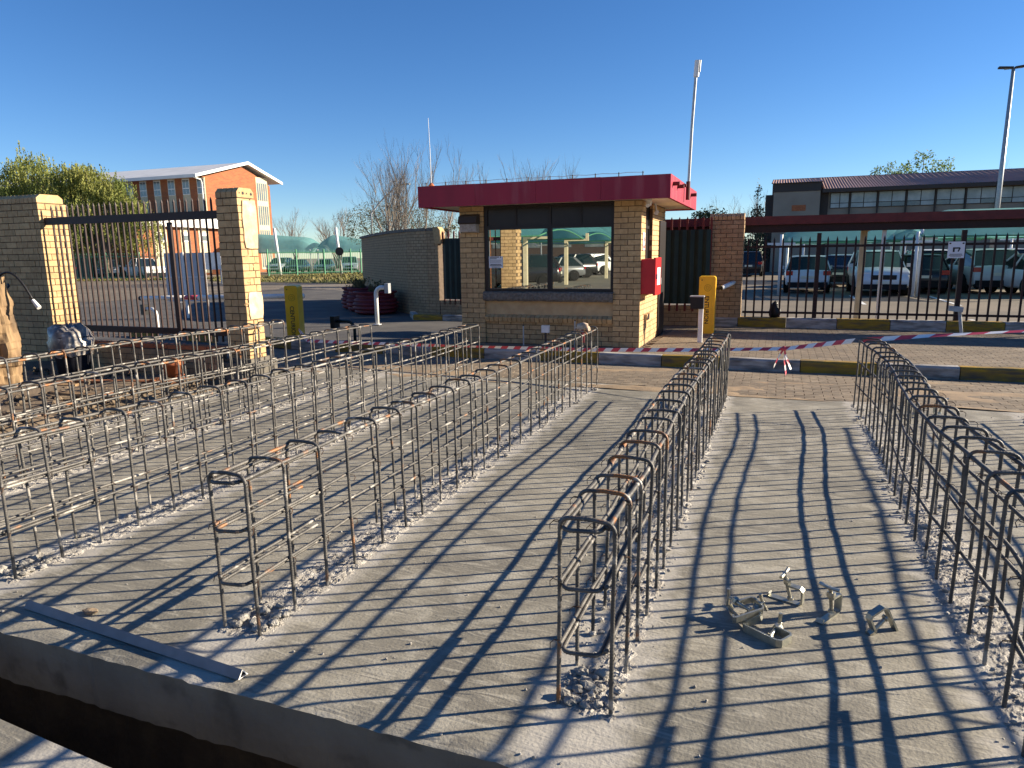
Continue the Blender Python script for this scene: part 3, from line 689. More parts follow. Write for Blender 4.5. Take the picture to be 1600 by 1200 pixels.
t = thing('junction_box', 'small white junction box on a stub in front of the booth', 'junction box', (-3.58,10.95,ZP)); MB().box(-.015,.015,-.015,.015,0,.24).build('stub', M['bld_dark'], t); MB().box(-.065,.065,-.03,.03,.24,.36).build('box', M['white'], t)
for x, h in ((-3.98,.34),(-3.08,.44)):
    t = thing('conduit', 'thin grey conduit standing ' + ('left' if x < -3.5 else 'right') + ' of the junction box by the booth', 'conduit', (x,10.97,ZP)); MB().tube([(0,0,0),(.0,0,h)], .012, 7).build('pipe', M['grey'], t); MB().tube([(0,0,h),(0,0,h+.02)], .016, 7).build('cap', M['bld_dark'], t)

# ---------------------------------------------------------------- gate and pillars on the left (large bricks)
GL, GH, GT = .24, .0965, .115
def cap_bricks(parent, x0, x1, y0, y1, z, n, axis='x'):          # rounded course of bricks on edge, each with its core holes on the end
    capc = None
    for i in range(n):
        mb = MB()
        if axis == 'x':
            a = x0 + (x1-x0)*i/n + .005; c = x0 + (x1-x0)*(i+1)/n - .005; d = y1-y0
            mb.prism([(y0,z),(y0,z+.07),(y0+d*.16,z+.125),(y1-d*.16,z+.125),(y1,z+.07),(y1,z)], a, c, 'x')
        else:
            a = y0 + (y1-y0)*i/n + .005; c = y0 + (y1-y0)*(i+1)/n - .005; d = x1-x0
            mb.prism([(x0,z),(x0,z+.07),(x0+d*.16,z+.125),(x1-d*.16,z+.125),(x1,z+.07),(x1,z)], a, c, 'y')
        part(mb, 'cap_brick', M['brick'], parent)
PR = (-7.10,-6.73,7.52,7.84)
rp = thing('gate_pillar', 'broken brick gate pillar with plaster patches on its sunlit side', 'pillar', (-6.9,7.68,0), 0, 'gate pillars')
wl = part(MB().box(PR[0]+.01,PR[1]-.01,PR[2]+.01,PR[3]-.01,-.2,2.468), 'shaft', M['mortar'], rp)
lay(brick_box(*PR[:4], -.02, 2.468, GL, GH, GT, 'FRBL', .012), wl, M['brick'], jit=.004)
part(MB().box(-7.30,-6.64,7.40,7.95,-.3,.26).box(-7.22,-6.685,7.46,7.90,.26,.31), 'plinth', M['slab_side'], rp)
cap_bricks(rp, PR[0], PR[1], PR[2], PR[3], 2.472, 4)
hol = MB()
for cz, r, yy in ((2.528,.021,7.635),(2.528,.010,7.57),(2.528,.010,7.705),(2.524,.019,7.79)): hol.lathe([(0,0),(r,0)], 12, (PR[1]-.0025,yy,cz), axis='x')
part(hol, 'core_holes', M['black'], rp)
def patch(y0, y1, z0, z1, seed, X):
    mb = MB(); n = 22; ring = []
    for i in range(n):
        a = 2*pi*i/n; ca, sa = cos(a), sin(a); k = 1/max(abs(ca),abs(sa))**.8; q = 1+.10*noise.noise(Vector((ca*2,sa*2,seed)))
        ring.append(((y0+y1)/2+(y1-y0)/2*ca*k*q*.93, (z0+z1)/2+(z1-z0)/2*sa*k*q*.93))
    vs = [(X-.02,a,b) for a,b in ring] + [(X+.014,a,b) for a,b in ring] + [(X+.022,(y0+y1)/2,(z0+z1)/2)]
    fs = [(i,(i+1)%n,n+(i+1)%n,n+i) for i in range(n)] + [(n+i,n+(i+1)%n,2*n) for i in range(n)]
    return mb.add(vs, fs)
part(patch(7.57,7.86,1.776,2.464,1,PR[1]), 'plaster_patch', M['patch'], rp); part(patch(7.555,7.855,.832,1.232,5,PR[1]), 'plaster_patch', M['patch'], rp)
for i in range(16):                                              # broken brick faces on the sunlit side
    y = rnd(7.55,7.80); z = rnd(.45,1.72); part(MB().rock((PR[1]-.012,y,z), rnd(.02,.04), sq=(.6,1.5,.7)), 'spall', M['brick'], rp)
lp = thing('gate_pillar', 'wide sunlit brick gate pillar with the adjoining wall at the left edge', 'pillar', (-10.9,7.7,0), 0, 'gate pillars')
PL = (-12.3,-10.53,7.52,7.98)
wl = part(MB().box(PL[0]+.01,PL[1]-.01,PL[2]+.01,PL[3]-.01,-.2,2.54), 'shaft', M['mortar'], lp)
lay(brick_box(*PL[:4], -.02, 2.54, GL, GH, GT, 'FR', .012), wl, M['brick'], jit=.003)
cap_bricks(lp, PL[0], PL[1], PL[2], PL[3]-.04, 2.544, 19)
gt = thing('steel_gate', 'dark maroon steel bar gate between the two brick pillars', 'gate', (-8.8,7.6,0))
part(MB().box(-10.50,-7.105,7.575,7.625,2.208,2.316), 'top_rail', M['maroon_dark'], gt); part(MB().box(-10.38,-7.12,7.575,7.625,.604,.694), 'bottom_rail', M['maroon_dark'], gt)
for i in range(30):
    x = -10.40 + 3.22*i/29
    mb = MB(); z0, z1 = .512, 2.46; s_ = .0105
    mb.box(x-s_,x+s_,7.627,7.627+2*s_,z0,z1); mb.add([(x-s_,7.627,z1),(x+s_,7.627,z1),(x+s_,7.627+2*s_,z1),(x-s_,7.627+2*s_,z1),(x,7.627+s_,z1+.05)], [(0,1,4),(1,2,4),(2,3,4),(3,0,4)])
    part(mb, 'bar', M['maroon_dark'], gt)
part(MB().box(-8.02,-7.95,7.535,7.573,.58,2.18), 'stiffener', M['maroon_dark'], gt)
# low brick wall below the gate
lb = thing('low_brick_wall', 'low brick wall below the steel gate, sunlight coloured into its orange top course', 'wall', (-8.8,7.4,-.1))
cr = part(MB().box(-10.48,-7.12,7.35,7.50,-.3,.42), 'wall', M['mortar_wall'], lb)
lay(brick_box(-10.48,-7.12,7.34,7.50,-.09,.42,.235,.085,.09,'F'), cr, M['brick_tan'])
me = unit_cube(M['pot'])  # top bricks coloured orange for the sunlight falling on them
for i in range(14): wp(link('brick', me, None, (-10.35+.242*i,7.42,.455), (rnd(-.03,.03),rnd(-.03,.03),rnd(-.02,.02)), (.23,.13,.06)), cr)

# ---------------------------------------------------------------- clutter left of the slab
t = thing('rubbish_bin', 'dark rubbish bin lined with a torn plastic bag beside the left pillar', 'bin', (-9.35,6.9,.06))
MB().lathe([(0,0),(.2,0),(.24,.53),(.255,.56),(.22,.56),(.2,.1),(0,.1)], 20).build('bin', M['bin'], t, True)
bgm = MB(); n = 26
for j, (r, z) in enumerate(((.265,.36),(.275,.46),(.265,.56),(.24,.64),(.16,.70),(.04,.73))):
    for k in range(n):
        a = 2*pi*k/n; q = noise.noise(Vector((cos(a)*2.2,sin(a)*2.2,j*.7))); bgm.v.append((r*(1+.16*q)*cos(a), r*(1+.16*q)*sin(a), z+.08*q - (.06 if j == 0 else 0)))
for j in range(5):
    for k in range(n): k2=(k+1)%n; bgm.f.append((j*n+k,j*n+k2,(j+1)*n+k2,(j+1)*n+k)); bgm.m.append(0)
bgm.build('bag', M['bag'], t, True)
t = thing('tree_stump', 'tall split log standing at the left edge in front of the pillar', 'log', (-9.42,5.95,.05))
lg = MB(); n = 40
for j in range(61):
    z = 1.36*j/60
    for k in range(n):
        a = 2*pi*k/n; q = noise.noise(Vector((cos(a)*2,sin(a)*2,z*1.2))) + .5*noise.noise(Vector((cos(a)*5,sin(a)*5,z*5)))
        q += .45*noise.noise(Vector((cos(a)*3,sin(a)*3,round(z*9)*1.7))); r = (.235 - .03*z)*(1+.36*q); lg.v.append((r*cos(a)-.02*z, r*sin(a), z + (.10*noise.noise(Vector((cos(a)*3,sin(a)*3,9))) if j == 60 else 0)))
for j in range(60):
    for k in range(n): k2=(k+1)%n; lg.f.append((j*n+k,j*n+k2,(j+1)*n+k2,(j+1)*n+k)); lg.m.append(0)
lg.f.append(tuple(60*n+k for k in range(n))); lg.m.append(0)
lg.build('trunk', M['log'], t)
t = thing('hose', 'black hose with a white nozzle drooping over the split log', 'hose', (-9.28,6.1,1.18))
pts = []
for i in range(22): u = i/21; pts.append((-.22+.5*u, .1*u, .26+.17*sin(u*2.6)-.35*u*u))
MB().tube(pts, .015, 8).build('tube', M['black'], t, True); MB().tube([pts[-1], (pts[-1][0]+.1,pts[-1][1],pts[-1][2]-.1)], [.02,.03], 8).build('nozzle', M['white'], t)
pts = []
for i in range(40): u = i/39; pts.append((-.18+.06*sin(u*30), .06+.06*cos(u*30), .2-1.0*u))
MB().tube(pts, .014, 6).build('coil', M['black'], t, True)
random.seed(5)
for i, (x, y, a, L, mt, lab) in enumerate(((-7.9,6.5,.3,1.3,'rust','long rusty plank lying in the dirt left of the cages'),(-7.6,5.7,.1,1.0,'log','short brown board lying in the dirt near the farthest left cage'),(-8.9,5.9,.5,1.2,'log','timber plank in the dirt in front of the split log'))):
    t = thing('plank', lab, 'plank', (x,y,.08), a); MB().obox((0,0,.03),L,.12,.03,Matrix.Rotation(rnd(-.04,.04),3,'Y')).build('board', M[mt], t); MB().obox((L*.3,.02,.055),.05,.15,.02).build('cleat', M['rust'], t)
t = thing('clay_pot', 'broken orange clay pot in the dirt below the gate', 'pot', (-7.6,7.0,.07)); MB().lathe([(0,.0),(.09,0),(.13,.2),(.15,.2),(.15,.26),(.12,.26),(.09,.04),(0,.04)], 14).build('pot', M['pot'], t, True); MB().rock((.2,-.05,.04), .06).build('shard', M['pot'], t)
rm = MB()
for i in range(260):
    x = rnd(-10.2,-6.95); y = rnd(3.5,7.3); r = rnd(.015,.055); rm.rock((x,y,.07+r*.3), r)
o = stuff(rm.build('debris', M['earth'])); tag(o, 'stones and clods in the dirt left of the slab', 'rubble')

# ---------------------------------------------------------------- brick wall and planters left of the booth
bw = thing('brick_wall', 'long tan brick wall bending back to the left of the booth', 'wall', (-9.9,17.8,0))
cw = MB()
def wall_seg(p, q, z0, z1, th, L=.232, H=.0862, cap=True):
    p, q = Vector((*p,0)), Vector((*q,0)); d = (q-p).normalized(); nrm = Vector((d.y,-d.x,0)); ln_ = (q-p).length; out = []
    ang = atan2(d.y,d.x); n = round((z1-z0)/H); h = (z1-z0)/n
    cw.bar(p - nrm*th/2 + Vector((0,0,(z0+z1)/2)), q - nrm*th/2 + Vector((0,0,(z0+z1)/2)), th-.016, z1-z0, 0)
    for k in range(n):
        for a, c in course_run(0, ln_, L, 0 if k % 2 else L/2):
            m_ = p + d*((a+c)/2) - nrm*.05; out.append((m_, c-a-.01, .1, h-.011, z0+(k+.5)*h, ang))
    return out
SEG = [((-15.5,24.0),(-13.2,21.2)),((-13.2,21.2),(-11.4,19.2)),((-11.4,19.2),(-10.2,18.15)),((-10.2,18.15),(-9.3,17.75)),((-9.3,17.75),(-8.95,17.72))]
allb = []
for i, (p, q) in enumerate(SEG): allb += wall_seg(p, q, -.02, 2.36, .24)
allb += wall_seg((-8.95,17.74),(-5.6,17.74), -.02, .42, .22)
core = part(cw, 'core', M['mortar_wall'], bw); allb.sort(key=lambda b: (b[0]-CAM).length); me = unit_cube(M['brick_tan']); rest = MB()
for i, (m_, a, c, h, z, ang) in enumerate(allb):
    if i < 300: wp(link('brick', me, None, (m_.x,m_.y,z), (0,0,ang), (a,c,h)), core)
    else: rest.obox((m_.x,m_.y,z), a, c, h, Matrix.Rotation(ang,3,'Z'))
stuff(part(rest, 'bricks', M['brick_tan'], core))
cpm = MB()
for p, q in SEG:
    p, q = Vector((*p,2.40)), Vector((*q,2.40)); cpm.bar(p+Vector((0,.12,0)), q+Vector((0,.12,0)), .27, .085)
part(cpm, 'coping', mat('grey_coping',(.2,.165,.13),(.13,.11,.09),sc_=12,bump=.5), bw)
part(MB().prism([(-9.0,2.0),(-8.83,2.0),(-8.83,2.36),(-8.90,2.455),(-9.06,2.455)], 17.62, 17.9, 'y'), 'end_cap', M['brick'], bw)
def planter(lab, loc, r, h):
    t = thing('planter', lab, 'planter', loc, 0, 'maroon ribbed planters by the brick wall')
    prof = [(0,0),(r*.72,0)]
    for i in range(5): z = h*(.06+.8*i/5); q = r*(.82+.2*sin(pi*min(1,(i+1)/5.2))); prof += [(q,z),(q+.05,z+h*.05),(q+.05,z+h*.11),(q,z+h*.155)]
    prof += [(r*1.02,h*.92),(r*1.05,h),(r*.9,h),(r*.88,h*.85),(0,h*.85)]
    MB().lathe(prof, 28).build('pot', M['planter'], t, True)
    pm = MB()
    for i in range(34):
        a = rnd(0,2*pi); q = r*.6*random.random(); L = rnd(.1,.42)
        p = Vector((q*cos(a),q*sin(a),h*.85)); d = Vector((rnd(-.5,.5),rnd(-.5,.5),1)); pm.tube([p,p+d*L*.5,p+d*L+Vector((rnd(-.06,.06),0,0))], [.008,.006,.003], 4)
        for k in range(3): c = p+d*L*rnd(.4,1); pm.add([c,c+Vector((.05,.02,.03)),c+Vector((.03,-.03,.06))], [(0,1,2)])
    pm.build('plants', M['olive'], t)
planter('wide maroon planter standing in front of the brick wall', (-11.2,17.95,-.02), .62, .68)
planter('smaller maroon planter with dry plants behind the bent white pipe', (-12.15,18.75,-.02), .46, .74)
planter('maroon planter half hidden at the back of the row', (-12.95,19.6,-.02), .45, .72)
# dark green screened palisade panels either side of the booth
def screen(lab, x0, x1, y, z0, z1, ztip):
    t = thing('screened_fence', lab, 'fence', ((x0+x1)/2,y,z0), 0, 'screened palisade panels beside the booth')
    n = max(3, round((x1-x0)/.165)); sh = MB(); k = n*4
    for i in range(k):
        a = x0+(x1-x0)*i/k; c = x0+(x1-x0)*(i+1)/k; d0 = .02*cos(i*pi/2); d1 = .02*cos((i+1)*pi/2); sh.add([(a,y-.03+d0,z0+.06),(c,y-.03+d1,z0+.06),(c,y-.03+d1,z1),(a,y-.03+d0,z1)], [(0,1,2,3)])
    part(sh, 'sheet', M['screen'], t)
    for i in range(n+1):
        x = x0+(x1-x0)*i/n; mb = MB().box(x-.022,x+.022,y+.0,y+.02,z0-.1,ztip-.06); mb.add([(x-.022,y,ztip-.06),(x+.022,y,ztip-.06),(x+.022,y+.02,ztip-.06),(x-.022,y+.02,ztip-.06),(x,y+.01,ztip)], [(0,1,4),(1,2,4),(2,3,4),(3,0,4)])
        part(mb, 'pale', M['maroon_old'], t)
    for z in (z0+.12,z1-.12): part(MB().box(x0,x1,y+.021,y+.06,z,z+.05), 'rail', M['maroon_dark'], t)
screen('dark green screened fence panel left of the booth', -8.8,-5.5,17.74,.40,2.14,2.36)
screen('dark green screened fence panel between the booth and the brick pier', -2.6,-1.32,14.9,.56,2.13,2.40)
pb = thing('brick_pier', 'brick pier between the green screen and the palisade fence', 'pier', (-1.03,15.2,.3))
sh = part(MB().box(-1.36,-.70,15.03,15.30,.2,2.31), 'shaft', M['mortar_wall'], pb)
lay(brick_box(-1.37,-.69,15.02,15.31,.33,2.31,faces='FR'), sh, M['brick_tan'])
cap_bricks(pb, -1.37, -.69, 15.02, 15.31, 2.315, 8)
lw_ = thing('screen_plinth', 'low brick plinth under the green screen beside the booth', 'wall', (-2,14.95,.3)); sh = part(MB().box(-2.7,-1.38,14.93,15.06,.12,.58), 'wall', M['mortar_wall'], lw_); lay(brick_box(-2.7,-1.38,14.92,15.06,.16,.59,faces='F'), sh, M['brick_tan'])

# ---------------------------------------------------------------- palisade fence and canopy on the right
fn = thing('palisade_fence', 'dark brown steel palisade fence behind the painted kerb', 'fence', (3,15.15,.34))
FY = 15.16
for z in (.44,1.76): part(MB().box(-.66,11,FY+.012,FY+.045,z-.02,z+.025), 'rail', M['maroon_dark'], fn)
i = 0; x = -.60
while x < 9.2:
    if abs(((x-.72+1.235) % 2.47) - 1.235) > .07:
        mb = MB().box(x-.017,x+.017,FY-.012,FY+.010,.345,1.89); mb.add([(x-.017,FY-.012,1.89),(x+.017,FY-.012,1.89),(x+.017,FY+.01,1.89),(x-.017,FY+.01,1.89),(x,FY,1.96)], [(0,1,4),(1,2,4),(2,3,4),(3,0,4)])
        part(mb, 'pale', M['maroon_dark'], fn)
    x += .1645
for x in (.72,3.19,5.66,8.13): part(MB().box(x-.04,x+.04,FY+.046,FY+.12,.2,2.02), 'post', M['maroon_dark'], fn)
t = thing('fence_sign', 'white warning sign with a pistol symbol on the palisade fence', 'sign', (3.06,FY-.03,1.66))
MB().box(-.135,.135,-.006,0,-.15,.15).build('plate', M['paper'], t)
MB().box(-.055,-.025,-.009,-.0065,-.04,.035).box(-.055,.06,-.009,-.0065,.02,.045).obox((.045,-.0078,.0),.022,.003,.07,Matrix.Rotation(.4,3,'Y')).build('symbol', M['ink'], t)
MB().box(-.10,.10,-.009,-.0065,-.085,-.075).box(-.11,.11,-.009,-.0065,-.105,-.097).box(-.09,.09,-.009,-.0065,-.125,-.119).box(-.12,-.09,-.009,-.0065,.105,.13).box(.09,.12,-.009,-.0065,.105,.13).build('caption', M['ink'], t)
cn = thing('entrance_canopy', 'long flat canopy with a maroon fascia above the palisade fence', 'canopy', (4,16.2,.0))
part(MB().box(-3.0,14,15.62,15.70,2.215,2.385), 'fascia', M['maroon_old'], cn); part(MB().box(-3.0,14,15.701,16.6,2.335,2.375), 'roof_sheet', M['maroon_dark'], cn); part(MB().box(-2.9,14,15.71,15.80,2.06,2.214), 'beam', M['maroon_dark'], cn); part(MB().box(-2.9,14,16.5,16.58,2.1,2.334), 'beam', M['maroon_dark'], cn)
part(MB().box(1.905,1.975,15.83,15.90,-.02,2.24), 'post', M['white'], cn); o = part(MB().bar((1.60,16.3,-.02),(1.62,16.3,2.10),.12,.12), 'post', M['offwhite'], cn); wp(MB().bar((1.62,16.24,2.06),(2.2,16.24,2.31),.07,.07).build('brace', M['offwhite']), o)
part(MB().box(9.9,9.98,15.83,15.90,-.02,2.3), 'post', M['white'], cn)

# ---------------------------------------------------------------- barrier gear
def lettering(txt, size, parent, loc, rot, mt):
    cu = bpy.data.curves.new('lettering', 'FONT'); cu.body = txt; cu.size = size; cu.extrude = .001; cu.align_x = 'LEFT'; cu.align_y = 'CENTER'; cu.offset = .002
    tmp = bpy.data.objects.new('tmp', cu); COL.objects.link(tmp); dg = bpy.context.evaluated_depsgraph_get(); me = bpy.data.meshes.new_from_object(tmp.evaluated_get(dg)); bpy.data.objects.remove(tmp)
    me.materials.clear(); me.materials.append(mt); return link('lettering', me, parent, loc, rot)
def cabinet(lab, loc, rz, txt, wid, dep, hgt):
    t = thing('boom_gate_cabinet', lab, 'boom gate', loc, rz, 'yellow boom gate cabinets')
    pf = []; r = .05
    for a in range(6): q = a*pi/10; pf.append((wid/2-r+r*cos(q), hgt-r+r*sin(q)))
    pf += [(-wid/2+.02,hgt+.0),(-wid/2,hgt-.02),(-wid/2,0),(wid/2,0)]
    MB().prism(pf, -dep/2, dep/2, 'y').build('housing', M['yellow'], t)
    MB().box(-wid/2+.012,wid/2-.06,-dep/2-.006,-dep/2-.0005,.03,hgt-.05).build('door', M['yellow'], t)
    MB().box(-wid/2-.03,wid/2+.03,-dep/2-.03,dep/2+.03,-.03,.0).build('base_plate', M['kerb_c'], t)
    lettering(txt, .105, t, (.0,-dep/2-.008,hgt*.66), (pi/2,pi/2,0), M['ink'])
    em = MB().lathe([(.056,0),(.066,0)], 24, (.01,-dep/2-.008,hgt*.80), axis='y')
    for k in range(8): a = k*pi/4; em.obox((.01+.03*cos(a),-dep/2-.008,hgt*.80+.03*sin(a)),.03,.002,.010,Matrix.Rotation(-a,3,'Y'))
    em.build('emblem', mat('faded_emblem',(.42,.26,.02),rough=.5), t)
    MB().lathe([(0,0),(.012,0)], 8, (-wid/2+.05,-dep/2-.008,hgt-.07), axis='y').build('lock', M['ink'], t)
    return t
t = cabinet('yellow boom gate cabinet beside the right side of the booth', (-1.24,13.72,ZP), radians(2), 'ENTURION', .30, .30, 1.08)
t = cabinet('yellow boom gate cabinet next to the broken brick pillar', (-8.72,11.05,.02), radians(26), 'CENTURION', .24, .46, 1.13)
t = thing('boom_pole', 'short white boom pole stub pointing away from the right yellow cabinet', 'boom pole', (-1.05,13.8,1.0)); MB().tube([(.05,.0,0),(.22,1.35,.06)], .042, 12).build('pole', M['white'], t, True); MB().tube([(-.03,-.0,0),(.05,.0,0)], .03, 8).build('mount', M['black'], t); MB().tube([(.047,-.004,-.001),(.05,.003,0)], .043, 12).build('end_cap', M['black'], t)
t = thing('boom_pole', 'long white boom pole with red bands behind the steel gate', 'boom pole', (-9.0,11.3,.9))
pa, pb_ = Vector((.2,.15,.02)), Vector((-4.0,.0,-.06)); 
for a, c, mt in ((0,.25,'white'),(.25,.33,'tape_r'),(.33,.62,'white'),(.62,.70,'tape_r'),(.70,.985,'white'),(.985,1,'black')): MB().tube([pa.lerp(pb_,a),pa.lerp(pb_,c)], .05, 10).build('pole_section', M[mt], t, True)
t = thing('boom_rest', 'thin white post holding up the long boom pole', 'post', (-12.2,11.5,0)); MB().box(-.02,.02,-.02,.02,0,.74).build('post', M['white'], t); MB().box(-.03,.22,-.02,.02,.74,.76).build('arm', M['white'], t)
t = thing('reader_post', 'white post with a black card reader in front of the right cabinet', 'card reader', (-1.2,12.2,ZP)); MB().box(-.038,.038,-.03,.03,0,.76).build('post', M['white'], t); MB().box(-.17,.045,-.09,.06,.58,.78).build('reader', M['black'], t); MB().box(-.18,.05,-.1,.07,.781,.80).build('hood', M['grey'], t)
def bent(lab, loc, rz, h, reach, r, mt, head):
    t = thing('card_reader_pole', lab, 'card reader', loc, rz); pts = [(0,0,0),(0,0,h-.16)]
    for a in range(1,8): q = a*pi/14; pts.append((.16-.16*cos(q),0,h-.16+.16*sin(q)))
    pts.append((reach,0,h)); MB().tube(pts, r, 10).build('pipe', M[mt], t, True); MB().box(reach,reach+.10,-.09,.09,h-.14,h+.10).build('reader', M[head], t); MB().box(-.08,.08,-.08,.08,0,.012).build('base_plate', M[mt], t)
bent('bent white pipe with a grey card reader in front of the planters', (-9.28,14.9,0), radians(10), .92, .26, .052, 'white', 'grey')
bent('low bent white pipe with a black reader behind the steel gate', (-13.35,12.0,-.01), pi-.25, .55, .42, .04, 'white', 'black')
bent('dark bent pipe with a black reader left of the tall bent white pipe', (-7.75,11.6,0), pi, .42, .4, .03, 'screen', 'black')
t = thing('grey_post', 'grey post with a tilted box at its top in front of the palisade fence', 'post', (3.16,14.55,ZP)); MB().bar((0,0,0),(-.06,.02,.42),.05,.05).build('post', M['grey'], t); MB().obox((-.13,0,.46),.22,.1,.09,Matrix.Rotation(.12,3,'Y')).build('box', M['grey'], t)
t = thing('black_sack', 'small black sack slumped at the foot of the palisade fence', 'sack', (-.02,15.22,.34)); MB().rock((0,0,.12),.15,sq=(.75,.6,1.1)).build('sack', M['black'], t, True); MB().rock((0,0,.28),.05).build('knot', M['black'], t)

# barrier tape
TP = [(-8.55,10.9,.33),(-7.36,9.6,.29),(-5.6,9.4,.32),(-4.0,9.2,.36),(-2.4,9.0,.40),(-.85,8.75,.49),(.11,8.55,.565),(.845,8.16,.735)]
TQ = [(.85,8.15,.735),(1.5,8.18,.80),(2.4,8.2,.875),(3.3,8.25,.93)]
def tape(parent, name, pts, wd, seg, tw):
    P = []; S = 0; pts = [Vector(p) for p in pts]; mb = MB(); c = 0; tot = sum((pts[i+1]-pts[i]).length for i in range(len(pts)-1))
    def at(s_):
        for i in range(len(pts)-1):
            L = (pts[i+1]-pts[i]).length
            if s_ <= L or i == len(pts)-2: return pts[i].lerp(pts[i+1], min(1.05, s_/L)), (pts[i+1]-pts[i]).normalized()
            s_ -= L
    n = int(tot/seg); sk = seg*.45
    for i in range(n):
        vs = []
        for s_, e in ((i*seg,-1),((i+1)*seg,-1),((i+1)*seg+sk,1),(i*seg+sk,1)):
            p, d = at(min(tot,s_)); a = tw*sin(s_*.9)+.25*sin(s_*2.3); side = Vector((-d.y,d.x,0)).normalized()*sin(a)+Vector((0,0,1))*cos(a); vs.append(p+side*e*wd/2)
        mb.add(vs, [(0,1,2,3)], i % 2)
    return mb.build(name, [M['tape_r'], M['tape_w']], parent)
t = thing('barrier_tape', 'red and white barrier tape strung past the booth to the dark cage', 'tape', (0,0,0))
tape(t,'tape',TP,.05,.105,.6); 
tape(t,'tape',TQ,.05,.16,1.3)
for dx, dz, k in ((-.11,-.22,1),(.02,-.30,2),(.07,-.26,3)):
    tape(t,'loose_end',[(.11,8.54,.57),(.11+dx*.5,8.53,.57+dz*.45),(.11+dx+.03*k*.3,8.52,.57+dz)],.045,.06,k)
MB().rock((.11,8.54,.57),.03,sq=(1.4,.7,.8)).build('knot', M['tape_r'], t)

# ---------------------------------------------------------------- small things on the slab
def clamp(lab, loc, rot, s=1.0):
    t = link('scaffold_clamp', None, None, loc, rot); t.scale = (s,s,s); tag(t, lab, 'clamp', 'galvanised formwork clamps on the slab'); t.empty_display_size = .05
    w_ = .032; th = .009                                         # C-shaped flat steel jaw with a screw and wing handle
    prof = [(-.098,.026),(-.108,.008),(-.094,.0),(.050,.0),(.068,.016),(.070,.082),(.056,.098),(-.012,.1)]
    mb = MB(); N_ = len(prof); inn = []
    for i, p in enumerate(prof):
        q0 = Vector(prof[max(0,i-1)]); q1 = Vector(prof[min(N_-1,i+1)]); d = (q1-q0).normalized(); inn.append((p[0]-d.y*th, p[1]+d.x*th))
    vs = []
    for i in range(N_):
        for (q, yy) in ((prof[i],-w_/2),(prof[i],w_/2),(inn[i],w_/2),(inn[i],-w_/2)): vs.append((q[0],yy,q[1]))
    fs = [(i*4+k,(i+1)*4+k,(i+1)*4+(k+1)%4,i*4+(k+1)%4) for i in range(N_-1) for k in range(4)] + [(3,2,1,0), tuple((N_-1)*4+k for k in range(4))]
    mb.add(vs, fs).build('jaw', M['galv'], t)
    sp_ = [(.004-.03*i/59, 0, .03+.125*i/59) for i in range(60)]
    MB().tube(sp_, .0085, 8, rf=lambda S,a: .0014*cos(2*pi*S/.005+a)).build('screw', M['zinc_bolt'], t, True)
    MB().lathe([(0,0),(.018,0),(.02,.012),(.018,.024),(0,.024)], 6, (-.012,0,.101)).build('nut', M['zinc_bolt'], t)
    MB().lathe([(0,0),(.017,0),(.015,.010),(0,.012)], 12, (.006,0,.020)).build('pad', M['zinc_bolt'], t)
    MB().tube([(-.026,-.046,.152),(-.026,0,.148),(-.026,.05,.154)], [.009,.008,.009], 6).build('wing_handle', M['zinc_bolt'], t)
    return t
clamp('galvanised clamp lying lowest and nearest in the cluster of clamps', (.03,2.96,.022), (radians(-90),radians(0),radians(-32)), 1.08)
clamp('galvanised clamp on top of the cluster of clamps', (-.02,3.08,.062), (radians(-82),radians(-6),radians(40)), 1.0)
clamp('galvanised clamp at the back of the cluster, leaning on the others', (-.09,3.10,.020), (radians(-68),radians(0),radians(-60)), .98)
clamp('galvanised clamp lying open alone behind the cluster', (.135,3.38,.0), (radians(6),0,radians(-20)), .98)
clamp('galvanised clamp standing upright between the two middle shadows', (.315,3.30,.0), (radians(0),radians(0),radians(60)), 1.02)
clamp('galvanised clamp tipped over nearest to the dark right cage', (.55,3.25,.072), (radians(0),radians(-118),radians(35)), 1.05)
for x, y, a, lab in ((1.32,7.92,.5,'clamp by the far end of the dark right cage, left one'),(1.62,7.98,2.,'clamp by the far end of the dark right cage, right one')): clamp(lab, (x,y,.004), (0,0,a), 1.2)
t = thing('plastic_trim', 'grey plastic triangular trim strip lying along the slab edge', 'trim', (-1.945,1.985,.004), atan2(2.082-1.972,-3.358+1.938))
tr = [(-.022,.0),(.030,.002),(.006,.036)]; ti = [(-.014,.003),(.022,.005),(.005,.030)]
m_ = MB(); m_.add([(0,a,b) for a,b in tr]+[(1.425,a,b) for a,b in tr], [(0,1,4,3),(1,2,5,4),(2,0,3,5)]); m_.build('profile', M['pvc'], t)
m_ = MB(); m_.add([(-.001,a,b) for a,b in tr]+[(-.001,a,b) for a,b in ti], [(0,1,4,3),(1,2,5,4),(2,0,3,5)]); m_.build('cut_end', M['pvc_end'], t)
t = thing('stone_flake', 'flat pale stone flake near the left end of the plastic trim', 'stone', (-3.02,2.15,.006)); MB().rock((0,0,.006),.045,sq=(1,.5,.22)).build('flake', M['sand'], t)
t = thing('work_glove', 'dirty pale work glove draped on the far end of a cage', 'glove', (-2.21,8.22,HT))
gl = MB().rock((0,0,.035),.07,sq=(1.15,.8,.75))
for k in range(4): gl.tube([(.03+.01*k,-.03+.02*k,.03),(.07,-.04+.028*k,.02),(.085,-.045+.03*k,-.02)], [.014,.013,.010], 6)
gl.tube([(-.05,0,.03),(-.09,.02,.0),(-.11,.02,-.05)], [.02,.018,.012], 6)
gl.build('glove', M['cloth'], t, True); MB().tube([(0,-.02,.0),(.02,-.05,-.06),(.025,-.05,-.16)], [.02,.022,.014], 6).build('red_rag', M['planter'], t)

